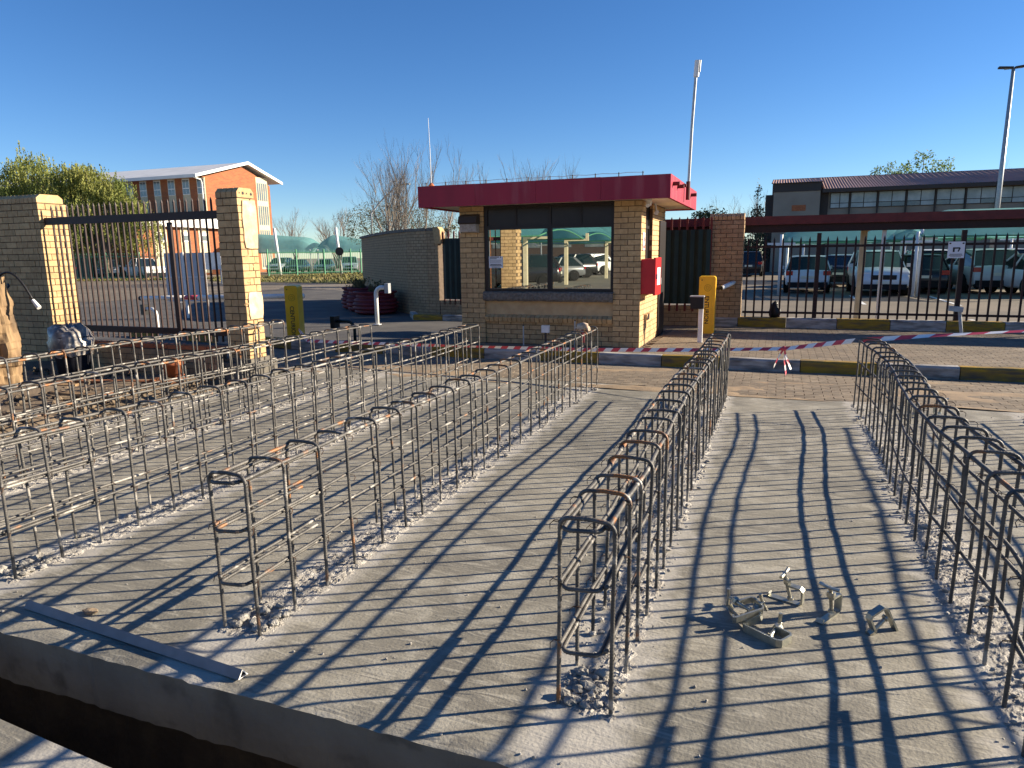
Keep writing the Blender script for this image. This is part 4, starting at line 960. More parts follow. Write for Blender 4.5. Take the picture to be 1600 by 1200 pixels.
# ---------------------------------------------------------------- cars
def paint(c, rough=.25):
    return mat('car_paint', c, tuple(v*.94 for v in c), sc_=3, rough=rough, spec=.6)
PAINT = {'white': paint((.72,.72,.71)), 'silver': paint((.42,.43,.42)), 'black': paint((.02,.02,.022)), 'blue': paint((.05,.07,.11)), 'red': paint((.42,.03,.03)), 'grey': paint((.13,.135,.14)), 'pearl': paint((.58,.60,.56))}
def car(lab, loc, rz, col, kind='suv', group='cars in the parking areas'):
    L, W, H = {'suv': (4.4,1.82,1.66), 'hatch': (4.0,1.72,1.48), 'sedan': (4.5,1.76,1.44), 'pickup': (5.1,1.84,1.76)}[kind]
    t = thing('parked_car', lab, 'car', loc, rz, group); P = PAINT[col]; hw = W/2; zb = .24
    top = {'suv': [(-.5,.40),(-.495,.60),(-.46,.635),(0,.635),(.2,.63),(.27,.61),(.42,.565),(.48,.50),(.5,.38)],
           'hatch': [(-.5,.40),(-.495,.58),(-.45,.63),(0,.63),(.2,.62),(.27,.60),(.42,.54),(.48,.47),(.5,.36)],
           'sedan': [(-.5,.42),(-.49,.60),(-.46,.66),(-.30,.67),(0,.645),(.2,.63),(.27,.61),(.42,.55),(.48,.48),(.5,.38)],
           'pickup': [(-.5,.40),(-.498,.585),(-.49,.60),(-.12,.60),(.1,.61),(.2,.61),(.27,.60),(.42,.57),(.485,.52),(.5,.38)]}[kind]
    b = MB(); rows = []
    for fx, fz in top:
        x = fx*L; z = fz*H; k = 1 - .10*max(0,(abs(fx)-.36)/.14)**2; z0 = zb + .08*max(0,(abs(fx)-.4)/.1); zm = z0 + (z-z0)*.55
        half = [(.0,z0),(.86*hw*k,z0),(.985*hw*k,z0+.07),(hw*k,zm),(.975*hw*k,z-.05),(.90*hw*k,z),(0,z+.02)]
        rows.append([(x,y,zz) for y,zz in half] + [(x,-y,zz) for y,zz in half[-2:0:-1]])
    n = len(rows[0])
    b.add([v for r in rows for v in r], [(i*n+k,(i+1)*n+k,(i+1)*n+(k+1)%n,i*n+(k+1)%n) for i in range(len(rows)-1) for k in range(n)] + [tuple(range(n)), tuple((len(rows)-1)*n+k for k in range(n-1,-1,-1))])
    body = b.build('body', P, t, True)
    cab = {'suv': (-.475,-.365,.02,.255), 'hatch': (-.465,-.32,.02,.255), 'sedan': (-.36,-.20,.03,.25), 'pickup': (-.14,-.11,.08,.245)}[kind]
    zb2 = .615*H; xr0, xt0, xt1, xr1 = [c*L for c in cab]; wb, wt = .93*hw, .74*hw
    q = [(xr0,wb,zb2),(xr1,wb*.95,zb2),(xt1,wt,H-.035),(xt0,wt,H-.035)]
    gm_ = MB().add([(x,y,z) for x,y,z in q]+[(x,-y,z) for x,y,z in q], [(0,1,2,3),(7,6,5,4),(1,5,6,2),(4,0,3,7),(3,2,6,7)])
    gm_.build('windows', M['carglass'], t)
    rf = MB(); pf = [(xt0-.05,H-.045),(xt0,H-.01),((xt0+xt1)/2,H+.012),(xt1,H-.015),(xt1+.08,H-.055)]
    rv = [(x,s_*y*(wt+.015),z-(.02 if abs(y)==1 else 0)) for x,z in pf for s_,y in ((1,1),(1,.6),(-1,.6),(-1,1))]
    rf.add(rv, [(i*4+k,i*4+k+1,(i+1)*4+k+1,(i+1)*4+k) for i in range(4) for k in range(3)]); rf.build('roof', P, t, True)
    for s_ in (1,-1):
        for (x0,y0,z0),(x1,y1,z1),w_ in ((q[1],q[2],.07),(q[0],q[3],.13),((xr0*.42+xr1*.58,wb,zb2),(xt0*.42+xt1*.58,wt,H-.035),.07)):
            MB().bar((x0,s_*(y0+.006),z0),(x1,s_*(y1+.006),z1),w_,.03,0,(0,1,0)).build('window_pillar', P, t)
    wr_ = .335 if kind in ('suv','pickup') else .30
    for fx in (-.31,.32):
        for s_ in (1,-1):
            wc = (fx*L, s_*(hw-.10), wr_); y0, y1 = (-.11,.105) if s_ > 0 else (.11,-.105)
            wh = MB().lathe([(wr_*.6,y0),(wr_*.97,y0),(wr_,y0*.6),(wr_,y1*.6),(wr_*.97,y1),(wr_*.62,y1)], 20, axis='y'); o_ = wh.build('wheel', M['tyre'], t, True, wc)
            rm_ = MB().lathe([(0,y1*.8),(wr_*.15,y1*.95),(wr_*.62,y1*.9)], 20, axis='y'); rm_.build('rim', M['rim'], o_)
            MB().lathe([(0,0),(wr_*1.17,0)], 20, (fx*L, s_*(hw+.002), wr_+.02), axis='y').build('wheel_arch', M['tyre'], t)
    for s_ in (1,-1):
        zl = .54*H if kind != 'pickup' else .50*H
        MB().obox((-.492*L,s_*(hw*.80),zl),.06,hw*.3,.17 if kind!='pickup' else .26).build('tail_light', M['tail'], t)
        MB().obox((.468*L,s_*(hw*.70),.475*H),.14,hw*.38,.13).build('headlight', M['headlamp'], t)
        MB().obox((.16*L,s_*(hw+.09),.66*H),.10,.16,.13).build('mirror', P, t)
    MB().box(-.507*L,-.47*L,-hw*.86,hw*.86,zb,.30*H).build('bumper', M['tyre'], t); MB().box(.46*L,.506*L,-hw*.84,hw*.84,zb,.26*H).build('bumper', M['tyre'], t)
    MB().box(.485*L,.503*L,-hw*.45,hw*.45,.36*H,.46*H).build('grille', M['black'], t)
    MB().box(-.508*L,-.497*L,-.24,.24,.40*H,.47*H).build('number_plate', M['plate'], t); MB().box(.500*L,.508*L,-.24,.24,.27*H,.33*H).build('number_plate', M['plate'], t)
    if kind == 'pickup':
        MB().box(-.485*L,-.16*L,-hw*.80,hw*.80,.605*H,.609*H).build('load_bed', M['tyre'], t)
    return t
A = pi/2
car('white hatchback seen from behind under the first teal carport', (1.1,32.1,0), A, 'white', 'hatch')
car('white car facing the fence behind the white canopy post', (3.62,30.9,0), -A, 'white', 'suv')
car('white car with red tail lights under the second teal carport', (6.15,36.5,0), A, 'white', 'suv')
car('silver car parked at an angle left of the fence sign', (7.35,33.0,0), A+.16, 'pearl', 'suv')
car('pale silver car nearest the right edge', (8.75,30.8,0), A+.2, 'white', 'hatch')
car('dark car between the two white cars behind the fence', (2.55,37.5,0), A, 'black', 'sedan')
car('black car deep in the parking lot left of the first carport', (-1.9,52,0), A, 'black', 'suv')
car('white car far away beside the brick pier', (-2.9,58,0), A, 'white', 'sedan')
car('grey car behind the second carport', (5.0,43,0), A, 'grey', 'suv')
car('black car squeezed behind the second white car', (5.2,32.4,0), A, 'black', 'hatch')
car('silver car in the back row right of the fence sign', (9.3,37.5,0), A, 'silver', 'suv')
car('white car in the back row under the far carport', (3.4,44.5,0), A, 'white', 'sedan')
car('dark blue car at the right end of the parking lot', (11.6,38,0), A, 'blue', 'suv')
face = radians(-125+50)
for x, y, c, k, r, lab in ((-50.2,61.8,'white','suv',-1.2,'white car left of the first pole of the left carports'),(-48.3,62.3,'blue','sedan',-1.15,'dark blue car behind the green fence by the left carport'),(-45.6,63.2,'silver','sedan',-1.1,'silver car in the middle under the left carports'),(-43.0,64.1,'white','suv',-1.0,'white car with a bright bonnet by the round traffic sign'),(-40.6,66.6,'white','pickup',1.9,'white pickup with red tail lights at the end of the green fence'),
                        (-51.6,45.5,'white','pickup',2.8,'white double cab behind the gate bars'),(-57.5,42.5,'red','hatch',-.6,'red car with a dark roof behind the left gate bars'),(-57.0,46.5,'blue','suv',-.7,'dark car behind the red car'),(-60.8,42.0,'silver','sedan',-.6,'silver car at the far left behind the gate')):
    car(lab, (x,y,0), r, c, k)

# ---------------------------------------------------------------- shade net carports
def netmat(name, c):
    m = mat(name, c, tuple(v*.85 for v in c), sc_=1.5, rough=.8); N = m.node_tree.nodes; Ln = m.node_tree.links; bs = N['Principled BSDF']
    tr = N.new('ShaderNodeBsdfTranslucent'); mx = N.new('ShaderNodeMixShader'); mx.inputs[0].default_value = .55; Ln.new(bs.inputs['Base Color'].links[0].from_socket, tr.inputs[0]); Ln.new(bs.outputs[0], mx.inputs[1]); Ln.new(tr.outputs[0], mx.inputs[2]); tp = N.new('ShaderNodeBsdfTransparent'); m2 = N.new('ShaderNodeMixShader'); m2.inputs[0].default_value = .22; Ln.new(mx.outputs[0], m2.inputs[1]); Ln.new(tp.outputs[0], m2.inputs[2]); Ln.new(m2.outputs[0], N['Material Output'].inputs[0]); return m
M['net'] = netmat('teal_shade_net', (.22,.50,.50)); M['net2'] = netmat('blue_green_shade_net', (.15,.43,.46))
def carport(lab, loc, rz, LX, LY, zlo, zhi, net, posts, slope=0., lean=0.):
    t = thing('carport', lab, 'carport', loc, rz, 'teal shade net carports')
    nu, nv = 22, 16; m = MB()
    for j in range(nv+1):
        for i in range(nu+1):
            u = i/nu; v = j/nv; x = LX*u; y = LY*v
            e = min(1, (min(u,1-u)*LX/1.2)); ev = min(1, min(v,1-v)*LY/.9)
            dome = sin(pi*v)**.6
            z = zlo + (zhi-zlo)*(.45*min(1,ev)**.8 + .55*dome*ev)*(.35+.65*e**.7) - .10*sin(pi*u*2)**2*(1-ev)
            z = zlo + (z-zlo)*(1-slope*u)
            m.v.append((x,y,z))
    for j in range(nv):
        for i in range(nu): a = j*(nu+1)+i; m.f.append((a,a+1,a+nu+2,a+nu+1)); m.m.append(0)
    m.build('net', M[net], t, True)
    fr = MB()
    for x in (0,LX):
        fr.tube([(x,LY*v/8,zlo+(zhi-zlo)*.30*sin(pi*v/8)-.03) for v in range(9)], .035, 6)
    for y in (0.02,LY-.02): fr.tube([(0,y,zlo-.04),(LX,y,zlo-.04)], .035, 6)
    fr.build('frame', M['green'], t)
    for x, y in posts:
        p_ = MB().tube([(x+lean,y,-.02),(x,y,zlo+.25)], .055, 8).build('post', M['white'], t, True)
        MB().bar((x-.5,y,zlo-.1),(x+.5,y,zlo-.1),.08,.08).build('arm', M['white'], p_)
    return t
carport('first teal shade net carport behind the palisade fence', (.05,29.0,0), radians(-3), 4.6, 5.5, 2.05, 3.0, 'net', ((0,0),(4.55,0),(0,5.4),(4.55,5.4)))
carport('second teal shade net carport behind the fence sign', (4.75,28.6,0), radians(2), 5.6, 6.0, 2.15, 3.15, 'net', ((.02,.4),(5.5,0),(0,5.9),(5.5,5.9)))
carport('third shade net carport further back on the right', (1.2,41,0), 0, 9.5, 6, 2.2, 3.3, 'net2', ((0,0),(4.8,0),(9.4,0)))
carport('large teal shade net left of the first leaning white pole', (-53.2,58.2,0), radians(20), 8.2, 6.5, 2.2, 4.3, 'net', ((.2,.2),(8,.2)), .3)
carport('large teal shade net between the two leaning white poles', (-45.0,61.0,0), radians(20), 6.2, 6.5, 2.2, 4.2, 'net', ((.2,.2),(6,.2)), .55)
carport('large teal shade net right of the second leaning white pole', (-39.3,63.2,0), radians(20), 7.0, 6.5, 2.2, 4.15, 'net', ((.2,.2),(6.8,.2)), .3)
for (x, y, lab) in ((-45.7,56.2,'leaning white pole at the start of the left carports'),(-40.2,58.5,'leaning white pole behind the round traffic sign')):
    t = thing('carport_pole', lab, 'pole', (x,y,0)); MB().tube([(0,0,0),(-.55,.2,4.4)], .13, 10).build('pole', M['white'], t, True); MB().tube([(-.55,.2,4.4),(-.56,.2,4.46)], .14, 10).build('cap', M['grey'], t)

# ---------------------------------------------------------------- green fence, signs, lamps on the left
def green_fence(lab, pts, h, step, bay=2.6):
    t = thing('green_fence', lab, 'fence', (*pts[0],0)); bars = MB()
    for (p, q) in zip(pts[:-1], pts[1:]):
        p, q = Vector((*p,0)), Vector((*q,0)); L = (q-p).length; d = (q-p)/L
        for z in (.25,h-.25): part(MB().bar(p+Vector((0,0,z)), q+Vector((0,0,z)), .05,.06), 'rail', M['green'], t)
        for k in range(int(L/bay)+1): c = p+d*k*bay; part(MB().box(c.x-.05,c.x+.05,c.y-.05,c.y+.05,-.02,h+.08), 'post', M['green'], t)
        for k in range(int(L/step)): c = p+d*k*step; bars.box(c.x-.011,c.x+.011,c.y-.011,c.y+.011,.1,h)
    stuff(part(bars, 'pales', M['green'], t))
green_fence('green steel fence seen through the gate bars', [(-60,37.2),(-52.8,39.9),(-44.0,44.2)], 2.15, .17)
green_fence('green steel fence in front of the left carports', [(-44.4,52.9),(-38.6,59.5),(-32,66)], 2.35, .17)
t = thing('traffic_sign', 'round traffic sign seen from behind on a thin post by the lawn', 'sign', (-35.5,51.5,0), radians(20)); MB().tube([(0,0,0),(0,0,2.4)], .05, 8).build('post', M['bark'], t); MB().lathe([(0,-.06),(.36,-.06),(.36,-.03),(0,-.03)], 24, (0,0,2.12), axis='y').build('disc', M['bld_dark'], t)
t = thing('sign_board', 'large grey backed sign board with white posts behind the gate', 'sign board', (-16.0,15.5,0), radians(18))
for i in range(3):
    for j in range(2): MB().box(-.55+.385*i,-.55+.385*i+.37,-.02,.02,.46+.70*j,.46+.70*j+.68).build('panel', mat('grey_board',(.52,.53,.55),(.45,.46,.48),sc_=2,rough=.5) if i+j == 0 else bpy.data.materials['grey_board'], t)
for x in (.01,.62): MB().box(x-.03,x+.03,-.06,-.022,-.02,1.86).build('post', M['white'], t)
MB().box(-.56,.62,-.05,-.021,1.14,1.17).build('cross_rail', M['white'], t)
t = thing('notice_board', 'small white notice board right of the grey sign board', 'sign board', (-34.6,35.9,0), radians(30)); MB().box(-.75,.55,-.03,.03,.95,2.05).build('panel', M['white'], t); MB().box(-.7,-.62,.031,.09,0,2).build('post', M['grey'], t); MB().box(.42,.5,.031,.09,0,2).build('post', M['grey'], t)
t = thing('street_lamp', 'curved arm street lamp among the bare trees', 'street lamp', (-30.4,48.7,0)); MB().tube([(0,0,0),(-.02,0,3.4)], .10, 8).build('lower_pole', M['grey'], t)
pts = [(-.02,0,3.4),(-.03,.05,5.0)] + [(-.03+2.1*sin(a*pi/16)**1.5,.3+.15*a,5.0+2.3*sin(a*pi/16)) for a in range(1,9)]
MB().tube(pts, .06, 8).build('curved_arm', M['grey'], t, True); MB().obox((2.35,1.5,7.28),.75,.22,.12).build('lamp_head', M['grey'], t)
t = thing('lamp_post', 'tall grey lamp post with twin flat heads at the right edge', 'lamp post', (11.6,48.4,0)); MB().tube([(0,0,0),(.35,1.3,11.8)], [.17,.09], 10).build('pole', M['grey'], t, True)
for x, k in ((-.05,-1),(.75,1)): MB().obox((x+.02,1.3,11.85),.72,.34,.09,Matrix.Rotation(-.10*k,3,'Y')).build('lamp_head', M['bld_dark'], t)
MB().bar((-.1,1.3,11.78),(.8,1.3,11.8),.07,.07).build('cross_arm', M['grey'], t)

# ---------------------------------------------------------------- buildings
t = thing('brick_building', 'three storey orange brick building with a pale gabled roof on the left', 'building', (-57.8,59.6,0))
bx0, bx1, by0, by1 = -96., -57.8, 59.6, 70.2
gab = MB().prism([(by0,0),(by1,0),(by1,10.1),(66.,11.9),(by0,10.2)], bx0, bx1, 'x'); wallm = part(gab, 'wall', M['brick_far'], t)
rfm = MB(); rt = [(58.1,10.15),(66.0,12.25),(72.5,10.35)]
rfm.prism([(58.1,10.28),(66.,12.38),(71.7,10.60),(71.7,10.45),(66.,12.2),(58.1,10.12)], bx0-.6, bx1+.55, 'x'); rfo = part(rfm, 'roof', M['roof_grey'], t)
part(MB().prism([(58.0,10.02),(58.0,10.32),(66.,12.45),(71.8,10.66),(71.8,10.36),(66.,12.12)], bx1+.551, bx1+.70, 'x'), 'barge_board', M['white'], rfo)
part(MB().box(bx0,bx1+.54,57.95,58.09,10.0,10.32), 'gutter', M['roof_grey'], rfo)
part(MB().tube([(-57.75,58.2,10.1),(-57.72,59.3,9.9),(-57.72,59.42,9.6),(-57.72,59.42,0)], .07, 8), 'downpipe', M['white'], rfo)
for i in range(14):
    cx = -58.05 - 2.05*i
    bay = part(MB().box(cx-.52,cx+.52,by0-.02,by0+.08,.3,10.15), 'bay_panel', M['offwhite'], t)
    for z0 in (2.0,5.0,8.45):
        w_ = part(MB().box(cx-.48,cx+.48,by0-.05,by0-.021,z0,z0+1.6), 'window', M['white'], t)
        for a, c, e, f_ in ((-.43,-.02,.06,.62),(.02,.43,.06,.62),(-.43,-.02,.70,1.54),(.02,.43,.70,1.54)): part(MB().box(cx+a,cx+c,by0-.056,by0-.051,z0+e,z0+f_), 'pane', M['winglass'], w_)
gp = part(MB().box(bx1-.05,bx1+.03,67.8,69.75,.3,10.95), 'stair_panel', M['offwhite'], t)
for z0, z1 in ((8.3,10.3),(5.5,7.7),(2.7,4.9),(.5,2.2)):
    for k in range(5): part(MB().box(bx1+.031,bx1+.06,67.95+.36*k,68.17+.36*k,z0,z1), 'slot_window', M['winglass'], gp)
t = thing('brick_wing', 'low brick wing with cream panels and a white fascia behind the gate', 'building', (-55.5,54,0))
part(MB().box(-78,-55.5,48.6,59.2,0,4.75), 'wall', M['brick_far'], t); part(MB().box(-78.4,-55.0,48.2,59.4,4.99,5.40), 'roof', M['roof_grey'], t); part(MB().box(-54.99,-54.85,48.15,59.45,4.72,5.2), 'fascia', M['white'], t); part(MB().box(-78.4,-54.86,48.0,48.19,4.72,5.2), 'fascia', M['white'], t)
part(MB().prism([(48.3,5.41),(59.4,5.41),(59.4,6.6)], -78,-55.2,'x'), 'lean_to_roof', M['roof_grey'], t)
for a, c in ((50.55,52.0),(53.7,54.9),(56.0,57.4)):
    pn = part(MB().box(-55.52,-55.44,a,c,.2,4.7), 'panel', M['offwhite'], t); w_ = part(MB().box(-55.44,-55.40,a+.1,c-.1,3.3,4.25), 'window', M['white'], t); part(MB().box(-55.40,-55.39,a+.2,c-.2,3.45,3.95), 'pane', M['winglass'], w_)
t = thing('entrance_porch', 'small white porch and steps at the brick building behind the fence', 'porch', (-62.5,47.5,0)); MB().box(-3,2,-.1,.1,0,2.6).build('wall', M['bld_wall'], t); MB().box(.4,1.4,-.13,-.101,.1,2.2).build('door', M['bld_dark'], t)
# right building
t = thing('office_block', 'long brown office block with a ribbed maroon roof and a window strip', 'building', (10,62,0))
RB0 = 62.
part(MB().box(3.4,60,RB0,RB0+14,0,6.34), 'wall', M['bld_wall'], t)
tw_ = part(MB().box(-.68,2.76,RB0-.9,RB0+14,0,6.75), 'stair_tower', M['bld_wall'], t); part(MB().box(-1.3,-.68,RB0+.3,RB0+13,0,6.2), 'side_buttress', M['bld_dark'], t); part(MB().box(2.76,3.4,RB0-.1,RB0+14,0,6.5), 'recess', M['bld_dark'], t)
part(MB().box(.72,1.75,RB0-.93,RB0-.901,4.8,5.25), 'vent', M['pot'], tw_); part(MB().box(-.75,2.8,RB0-.95,RB0-.0,6.3,7.0), 'dark_band', M['bld_dark'], tw_)
rf_ = MB(); n = 300; xa, xb = -.9, 60
for i in range(n):
    a = xa+(xb-xa)*i/n; c = xa+(xb-xa)*(i+1)/n; k = .08 if i % 2 else 0; k2 = 0 if i % 2 else .08
    y0 = RB0-1.0 if a > 2.5 else RB0-1.1; zl = 6.38 if a > 2.9 else 6.95
    rf_.add([(a,y0,zl+k*0),(c,y0,zl+k2*0),(c,RB0+7,7.92+k2),(a,RB0+7,7.92+k)], [(0,1,2,3)])
    rf_.add([(a,y0,zl+.0),(a+.1,y0,zl+.07),(a+.1,RB0+7,7.92+.10),(a,RB0+7,7.92+.02)], [(0,1,2,3)])
    rf_.add([(a+.1,y0,zl+.07),(c,y0,zl),(c,RB0+7,7.92+.02),(a+.1,RB0+7,7.92+.10)], [(0,1,2,3)])
rf_.box(xa,xb,RB0+7,RB0+7.2,6,8.02)
ro = part(rf_, 'roof', M['roof_red'], t)
part(MB().box(2.9,60,RB0-1.05,RB0-.85,6.14,6.40), 'gutter', M['bld_dark'], ro)
xs = 3.55; k = 0
while xs < 38:
    wd_ = 1.35 if k == 0 else 1.85
    w_ = part(MB().box(xs,xs+wd_,RB0-.08,RB0-.02,4.95,6.14), 'window', M['bld_dark'], t)
    for a, c in ((.04,wd_/2-.03),(wd_/2+.03,wd_-.04)):
        part(MB().box(xs+a,xs+c,RB0-.10,RB0-.081,5.36,6.10), 'pane', M['blind'], w_); part(MB().box(xs+a,xs+c,RB0-.10,RB0-.081,5.0,5.31), 'pane', M['blind'] if random.random() < .6 else M['winglass'], w_)
    part(MB().box(xs+wd_,xs+wd_+.10,RB0-.22,RB0-.021,3.6,6.14), 'mullion_fin', M['bld_dark'], t)
    xs += wd_+.105; k += 1

# ---------------------------------------------------------------- trees
def bare_tree(lab, loc, H, spread, seed, r0, lev=5, stems=1, mt='bark_pale', up=.75):
    random.seed(seed); t = thing('bare_tree', lab, 'tree', loc, 0, 'bare winter trees'); tk = MB(); tw = MB()
    def grow(p, d, L, r, l):
        pts = [p]; q = p.copy(); dd = d.copy(); n = 4
        for i in range(n):
            dd = (dd + Vector((rnd(-1,1),rnd(-1,1),rnd(-.4,.9)))*.13).normalized(); q = q + dd*L/n; pts.append(q.copy())
        (tk if l >= lev-1 else tw).tube(pts, [r*(1-.5*i/n) for i in range(n+1)], 6 if l >= lev-1 else (4 if l > 1 else 3), False)
        if l == 0: return
        for k in range(random.choice((3,3,4)) if l < lev else 4):
            i = random.choice((1,2,3,4)) if k else 4; a = rnd(0,2*pi); s_ = rnd(.35,.8)*spread
            x = dd.orthogonal().normalized(); y = dd.cross(x); nd = (dd*1.0 + (x*cos(a)+y*sin(a))*s_ + Vector((0,0,up*.3))).normalized()
            grow(pts[i], nd, L*rnd(.55,.78), r*(.53 if i == 4 else .44)*rnd(.85,1.1), l-1)
    for s_ in range(stems):
        a = rnd(0,2*pi); grow(Vector((.25*cos(a)*(stems>1),.25*sin(a)*(stems>1),0)), Vector((.28*cos(a)*(stems>1),.28*sin(a)*(stems>1),1)).normalized(), H*.36, r0, lev)
    tk.build('trunk', M[mt], t); tw.build('crown', M[mt], t)
bare_tree('tall bare tree with many upright stems behind the brick wall', (-23.9,40.2,0), 9.2, .62, 3, .13, 5, 3)
bare_tree('bare tree left of the many stemmed one above the shade nets', (-25.3,41.5,0), 8.0, .75, 8, .12, 5, 2)
bare_tree('bare tree beside the whip antenna of the booth', (-20.8,40.5,0), 9.4, .5, 14, .12, 5, 2)
bare_tree('bare tree top showing above the middle of the booth roof', (-18.9,43.0,0), 8.2, .6, 21, .12, 5, 2)
bare_tree('bare tree top above the booth roof, right of the other', (-17.2,48.0,0), 9.2, .5, 25, .12, 5, 3)
bare_tree('bare tree top showing farthest right above the booth roof', (-15.4,49.5,0), 9.0, .5, 33, .12, 5, 2)
bare_tree('low bare tree just left of the green shrub by the booth', (-17.3,33.5,0), 4.6, .8, 37, .09, 5, 2)
bare_tree('far bare tree right of the brick building', (-72,93,0), 9.6, .85, 41, .2, 5, 2)
bare_tree('far rounded bare tree behind the left shade nets', (-61,88,0), 9.0, .95, 45, .2, 5, 3)
bare_tree('far bare tree behind the leaning pole with the sign', (-53,90,0), 8.6, .95, 47, .2, 5, 3)
bare_tree('hazy bare tree behind the right green screen', (-6.3,85,0), 8.4, .9, 51, .16, 5, 3)
bare_tree('bare tree left of the office block stair tower', (-3.6,84,0), 9.0, .7, 55, .16, 5, 3)
bare_tree('thin bare treetop poking above the office roof', (27,98,0), 13.5, .4, 58, .16, 4, 2)
def leafy(name, lab, loc, blobs, n, size, mt, trunk, droop=0., seed=1, tall=0):
    random.seed(seed); t = thing(name, lab, 'tree', loc); cr = MB()
    tot = sum(b[3]**2 for b in blobs)
    for bxx in blobs:
        cx, cy, cz, r, rz_ = bxx
        for i in range(int(n*r*r/tot)):
            while True:
                d = Vector((rnd(-1,1),rnd(-1,1),rnd(-1,1)))
                if .25 < d.length < 1: break
            d *= (.55+.5*noise.noise(d*2.5+Vector((cx,cy,cz)))+.35)
            p = Vector((cx+d.x*r, cy+d.y*r, cz+d.z*rz_))
            if noise.noise(p*.9+Vector((seed,0,0))) < (-.15 if droop else -.22): continue
            m_ = 5 if droop else 1; sway = Vector((rnd(-.3,.3),rnd(-.3,.3),0))
            for k in range(m_):
                c = p + sway*k*size*.8 - Vector((0,0,droop*k*size)); s_ = size*rnd(.6,1.2); a = Vector((rnd(-1,1),rnd(-1,1),rnd(-1,1) - droop*2)).normalized(); b_ = a.orthogonal().normalized()
                b_ = Quaternion(a, rnd(0,6.28)) @ b_; cr.add([c-b_*s_*.22,c+a*s_*.5,c+b_*s_*.22,c-a*s_*.5], [(0,1,2,3)])
    tk = MB(); h = trunk[1]
    tk.tube([(0,0,-.1),(.05,0,h*.3),(.1,.05,h*.6)], [trunk[0],trunk[0]*.8,trunk[0]*.6], 10)
    for cx, cy, cz, r, rz_ in blobs:
        tk.tube([(.05,0,h*.35),(cx*.5,cy*.5,h*.35+(cz-h*.35)*.6),(cx,cy,cz),(cx*1.1,cy*1.1,cz+rz_*.6)], [trunk[0]*.5,trunk[0]*.32,trunk[0]*.18,trunk[0]*.05], 6)
    tk.build('trunk', M['bark'], t); cr.build('crown', M[mt], t)
leafy('pepper_tree', 'large drooping olive green pepper tree on the left', (-55.2,44.9,0), [(-9.5,-1.6,6.6,3.4,4.2),(-6.3,-.6,8.0,3.2,3.4),(-3.4,.2,6.6,3.2,3.2),(-.6,.7,5.4,2.8,2.9),(1.7,1.2,4.7,2.1,2.4),(3.4,1.8,4.2,1.6,2.0),(2.6,1.4,6.3,1.3,1.2),(-5.5,-2,4.6,3.,2.4),(-12.5,-2.5,6.8,3.3,4.0),(-1.6,-1,3.9,2.3,1.8),(-8.5,0,9.4,2.0,1.8),(-3.2,.2,8.8,1.6,1.4),(.6,.8,7.7,2.0,1.7),(-1.6,.4,8.7,2.0,1.5),(1.6,1.2,6.6,1.4,1.2)], 14500, .26, 'pepper', (.28,6.), .75, 5)
leafy('evergreen_tree', 'dark olive evergreen behind the many stemmed bare tree', (-32.5,54,0), [(-2.2,0,4.4,2.4,1.9),(.6,0,5.0,2.4,1.7),(3.2,.5,4.6,2.2,1.8),(5.4,.8,3.8,1.6,1.4)], 11000, .15, 'olive', (.2,4), 0, 9)
leafy('shrub', 'green shrub between the brick wall end and the booth', (-17.6,36.6,0), [(-.9,0,2.5,1.0,.9),(.3,0,2.7,1.1,.9),(1.4,.2,2.3,.9,.8)], 2600, .22, 'olive', (.08,2), 0, 13)
leafy('broadleaf_tree', 'pale green leafy tree rising behind the office block roof', (16,101,0), [(-1.8,0,11.2,1.7,1.3),(.0,0,12.3,1.6,1.5),(1.9,0,11.4,1.8,1.4),(-2.8,0,10,1.6,1.2),(2.8,0,10,1.6,1.2),(0,0,9.5,3,1.6)], 2600, .42, 'lime', (.2,11), 0, 17)
leafy('broadleaf_tree', 'sparse thin leafy treetop left of the pale green tree', (12.4,105,0), [(-1,0,11.6,1.0,1.1),(.5,0,12.1,.9,1.2),(1.2,0,11.2,.8,.8)], 480, .36, 'lime', (.12,11.5), 0, 19)
leafy('cypress_tree', 'slim dark conifer beside the office block stair tower', (-2.0,66,0), [(0,0,6.6,.35,1.3),(0,0,4.7,.7,1.3),(.1,0,3.2,1.0,1.2),(-.6,0,2.2,1.2,1.1)], 2600, .26, 'olive', (.1,6.5), 0, 23)
leafy('shrub', 'dark rounded shrub above the green screen right of the booth', (-5.3,58.5,0), [(-.6,0,4.4,.9,.7),(.5,0,4.6,.9,.7)], 1300, .25, 'leafgreen', (.08,4), 0, 29)
leafy('shrub', 'bushy shrubs beyond the parking lot beside the brick pier', (-2.6,62.5,0), [(-.5,0,1.6,1.2,1.4),(1.0,0,2.0,1.1,1.6)], 1600, .28, 'olive', (.08,2), 0, 31)

# ---------------------------------------------------------------- place behind the camera, seen mirrored in the booth windows
random.seed(77)
t = thing('gate_pillar', 'brick gate pillar seen mirrored in the left booth window', 'pillar', (-7.35,3.0,0), 0, 'gate pillars')
Q = (-7.75,-7.27,2.7,3.15); wl = part(MB().box(Q[0]+.01,Q[1]-.01,Q[2]+.01,Q[3]-.01,-.75,2.5), 'shaft', M['mortar'], t); lay(brick_box(*Q,-.72,2.5,GL,GH,GT,'FRB',.012), wl, M['brick'])

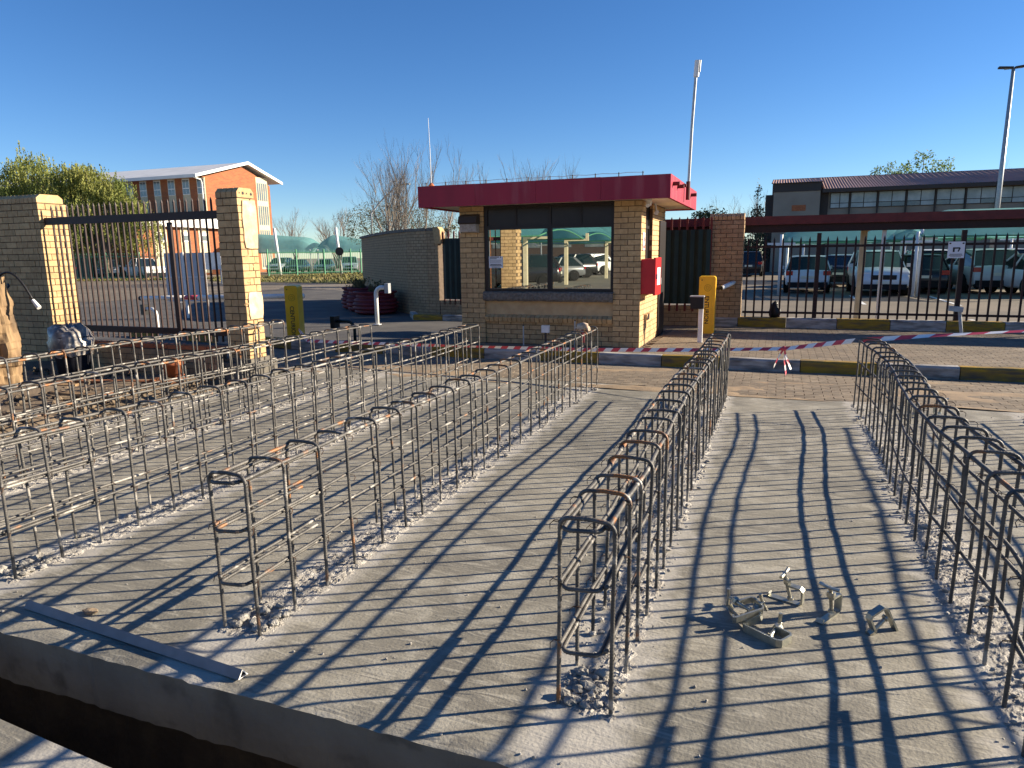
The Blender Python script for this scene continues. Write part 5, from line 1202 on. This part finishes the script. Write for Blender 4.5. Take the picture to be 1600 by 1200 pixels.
for Y0, lab in ((-13.5,'shade net carport mirrored in the left booth pane'),(-21,'shade net carport mirrored in the right booth pane'),(-32,'farther shade net carport mirrored in the right booth pane')):
    carport(lab, (-18.5,Y0-.5,0), 0, 8.6, 7.2 if Y0 > -30 else 10, 2.5, 3.7, 'net2', ((.2,.2),(.2,6.5)))
for yy, lab in ((-7.8,'white cantilever post mirrored in the left booth pane'),(-14.4,'white cantilever post mirrored in the middle of the right pane'),(-24,'white cantilever post mirrored at the right of the right pane')):
    p_ = thing('carport_post', lab, 'post', (-10.9,yy,0)); MB().box(-.09,.09,-.09,.09,0,2.35).build('post', M['offwhite'], p_); MB().box(-.09,1.25,-.07,.07,2.351,2.46).build('arm', M['offwhite'], p_); MB().box(1.1,1.25,-.06,.06,2.461,2.75).build('stub', M['offwhite'], p_)
car('white car mirrored in the right booth pane', (-14.6,-32,0), 2.5, 'white', 'suv')
car('dark grey car mirrored in the right booth pane left of the white one', (-13.6,-20.5,0), 2.7, 'grey', 'hatch')
car('black car mirrored in the right booth pane between two posts', (-14.4,-26,0), 2.6, 'black', 'suv')
car('black car mirrored in the left booth pane', (-12.6,-11.5,0), 2.9, 'black', 'suv')
t = thing('backdrop_building', 'long dark backdrop building added behind the cars mirrored in the booth windows', 'building', (-20,-66,0)); MB().box(-40,50,-12,0,0,7.5).build('wall', M['bld_dark'], t); MB().box(-41,51,-12.5,.6,7.5,8.1).build('roof', M['roof_red'], t)  # added backdrop, kept dark to cover the bright sky mirrored at the horizon
for i in range(20): MB().box(-38+4.3*i,-35.5+4.3*i,.001,.05,2.5,4.2).build('window', M['winglass'], t)

t = thing('steel_gate', 'rust lit bar gate mirrored at the left of the left booth pane', 'gate', (-8.6,2.95,0)); MB().box(-2.0,.85,-.03,.03,2.1,2.2).build('rail', M['maroon_old'], t); MB().box(-2.0,.85,-.03,.03,.15,.24).build('rail', M['maroon_old'], t)
for i in range(17): MB().box(-1.95+.17*i,-1.925+.17*i,.031,.056,.05,2.45).build('bar', M['rust'], t)
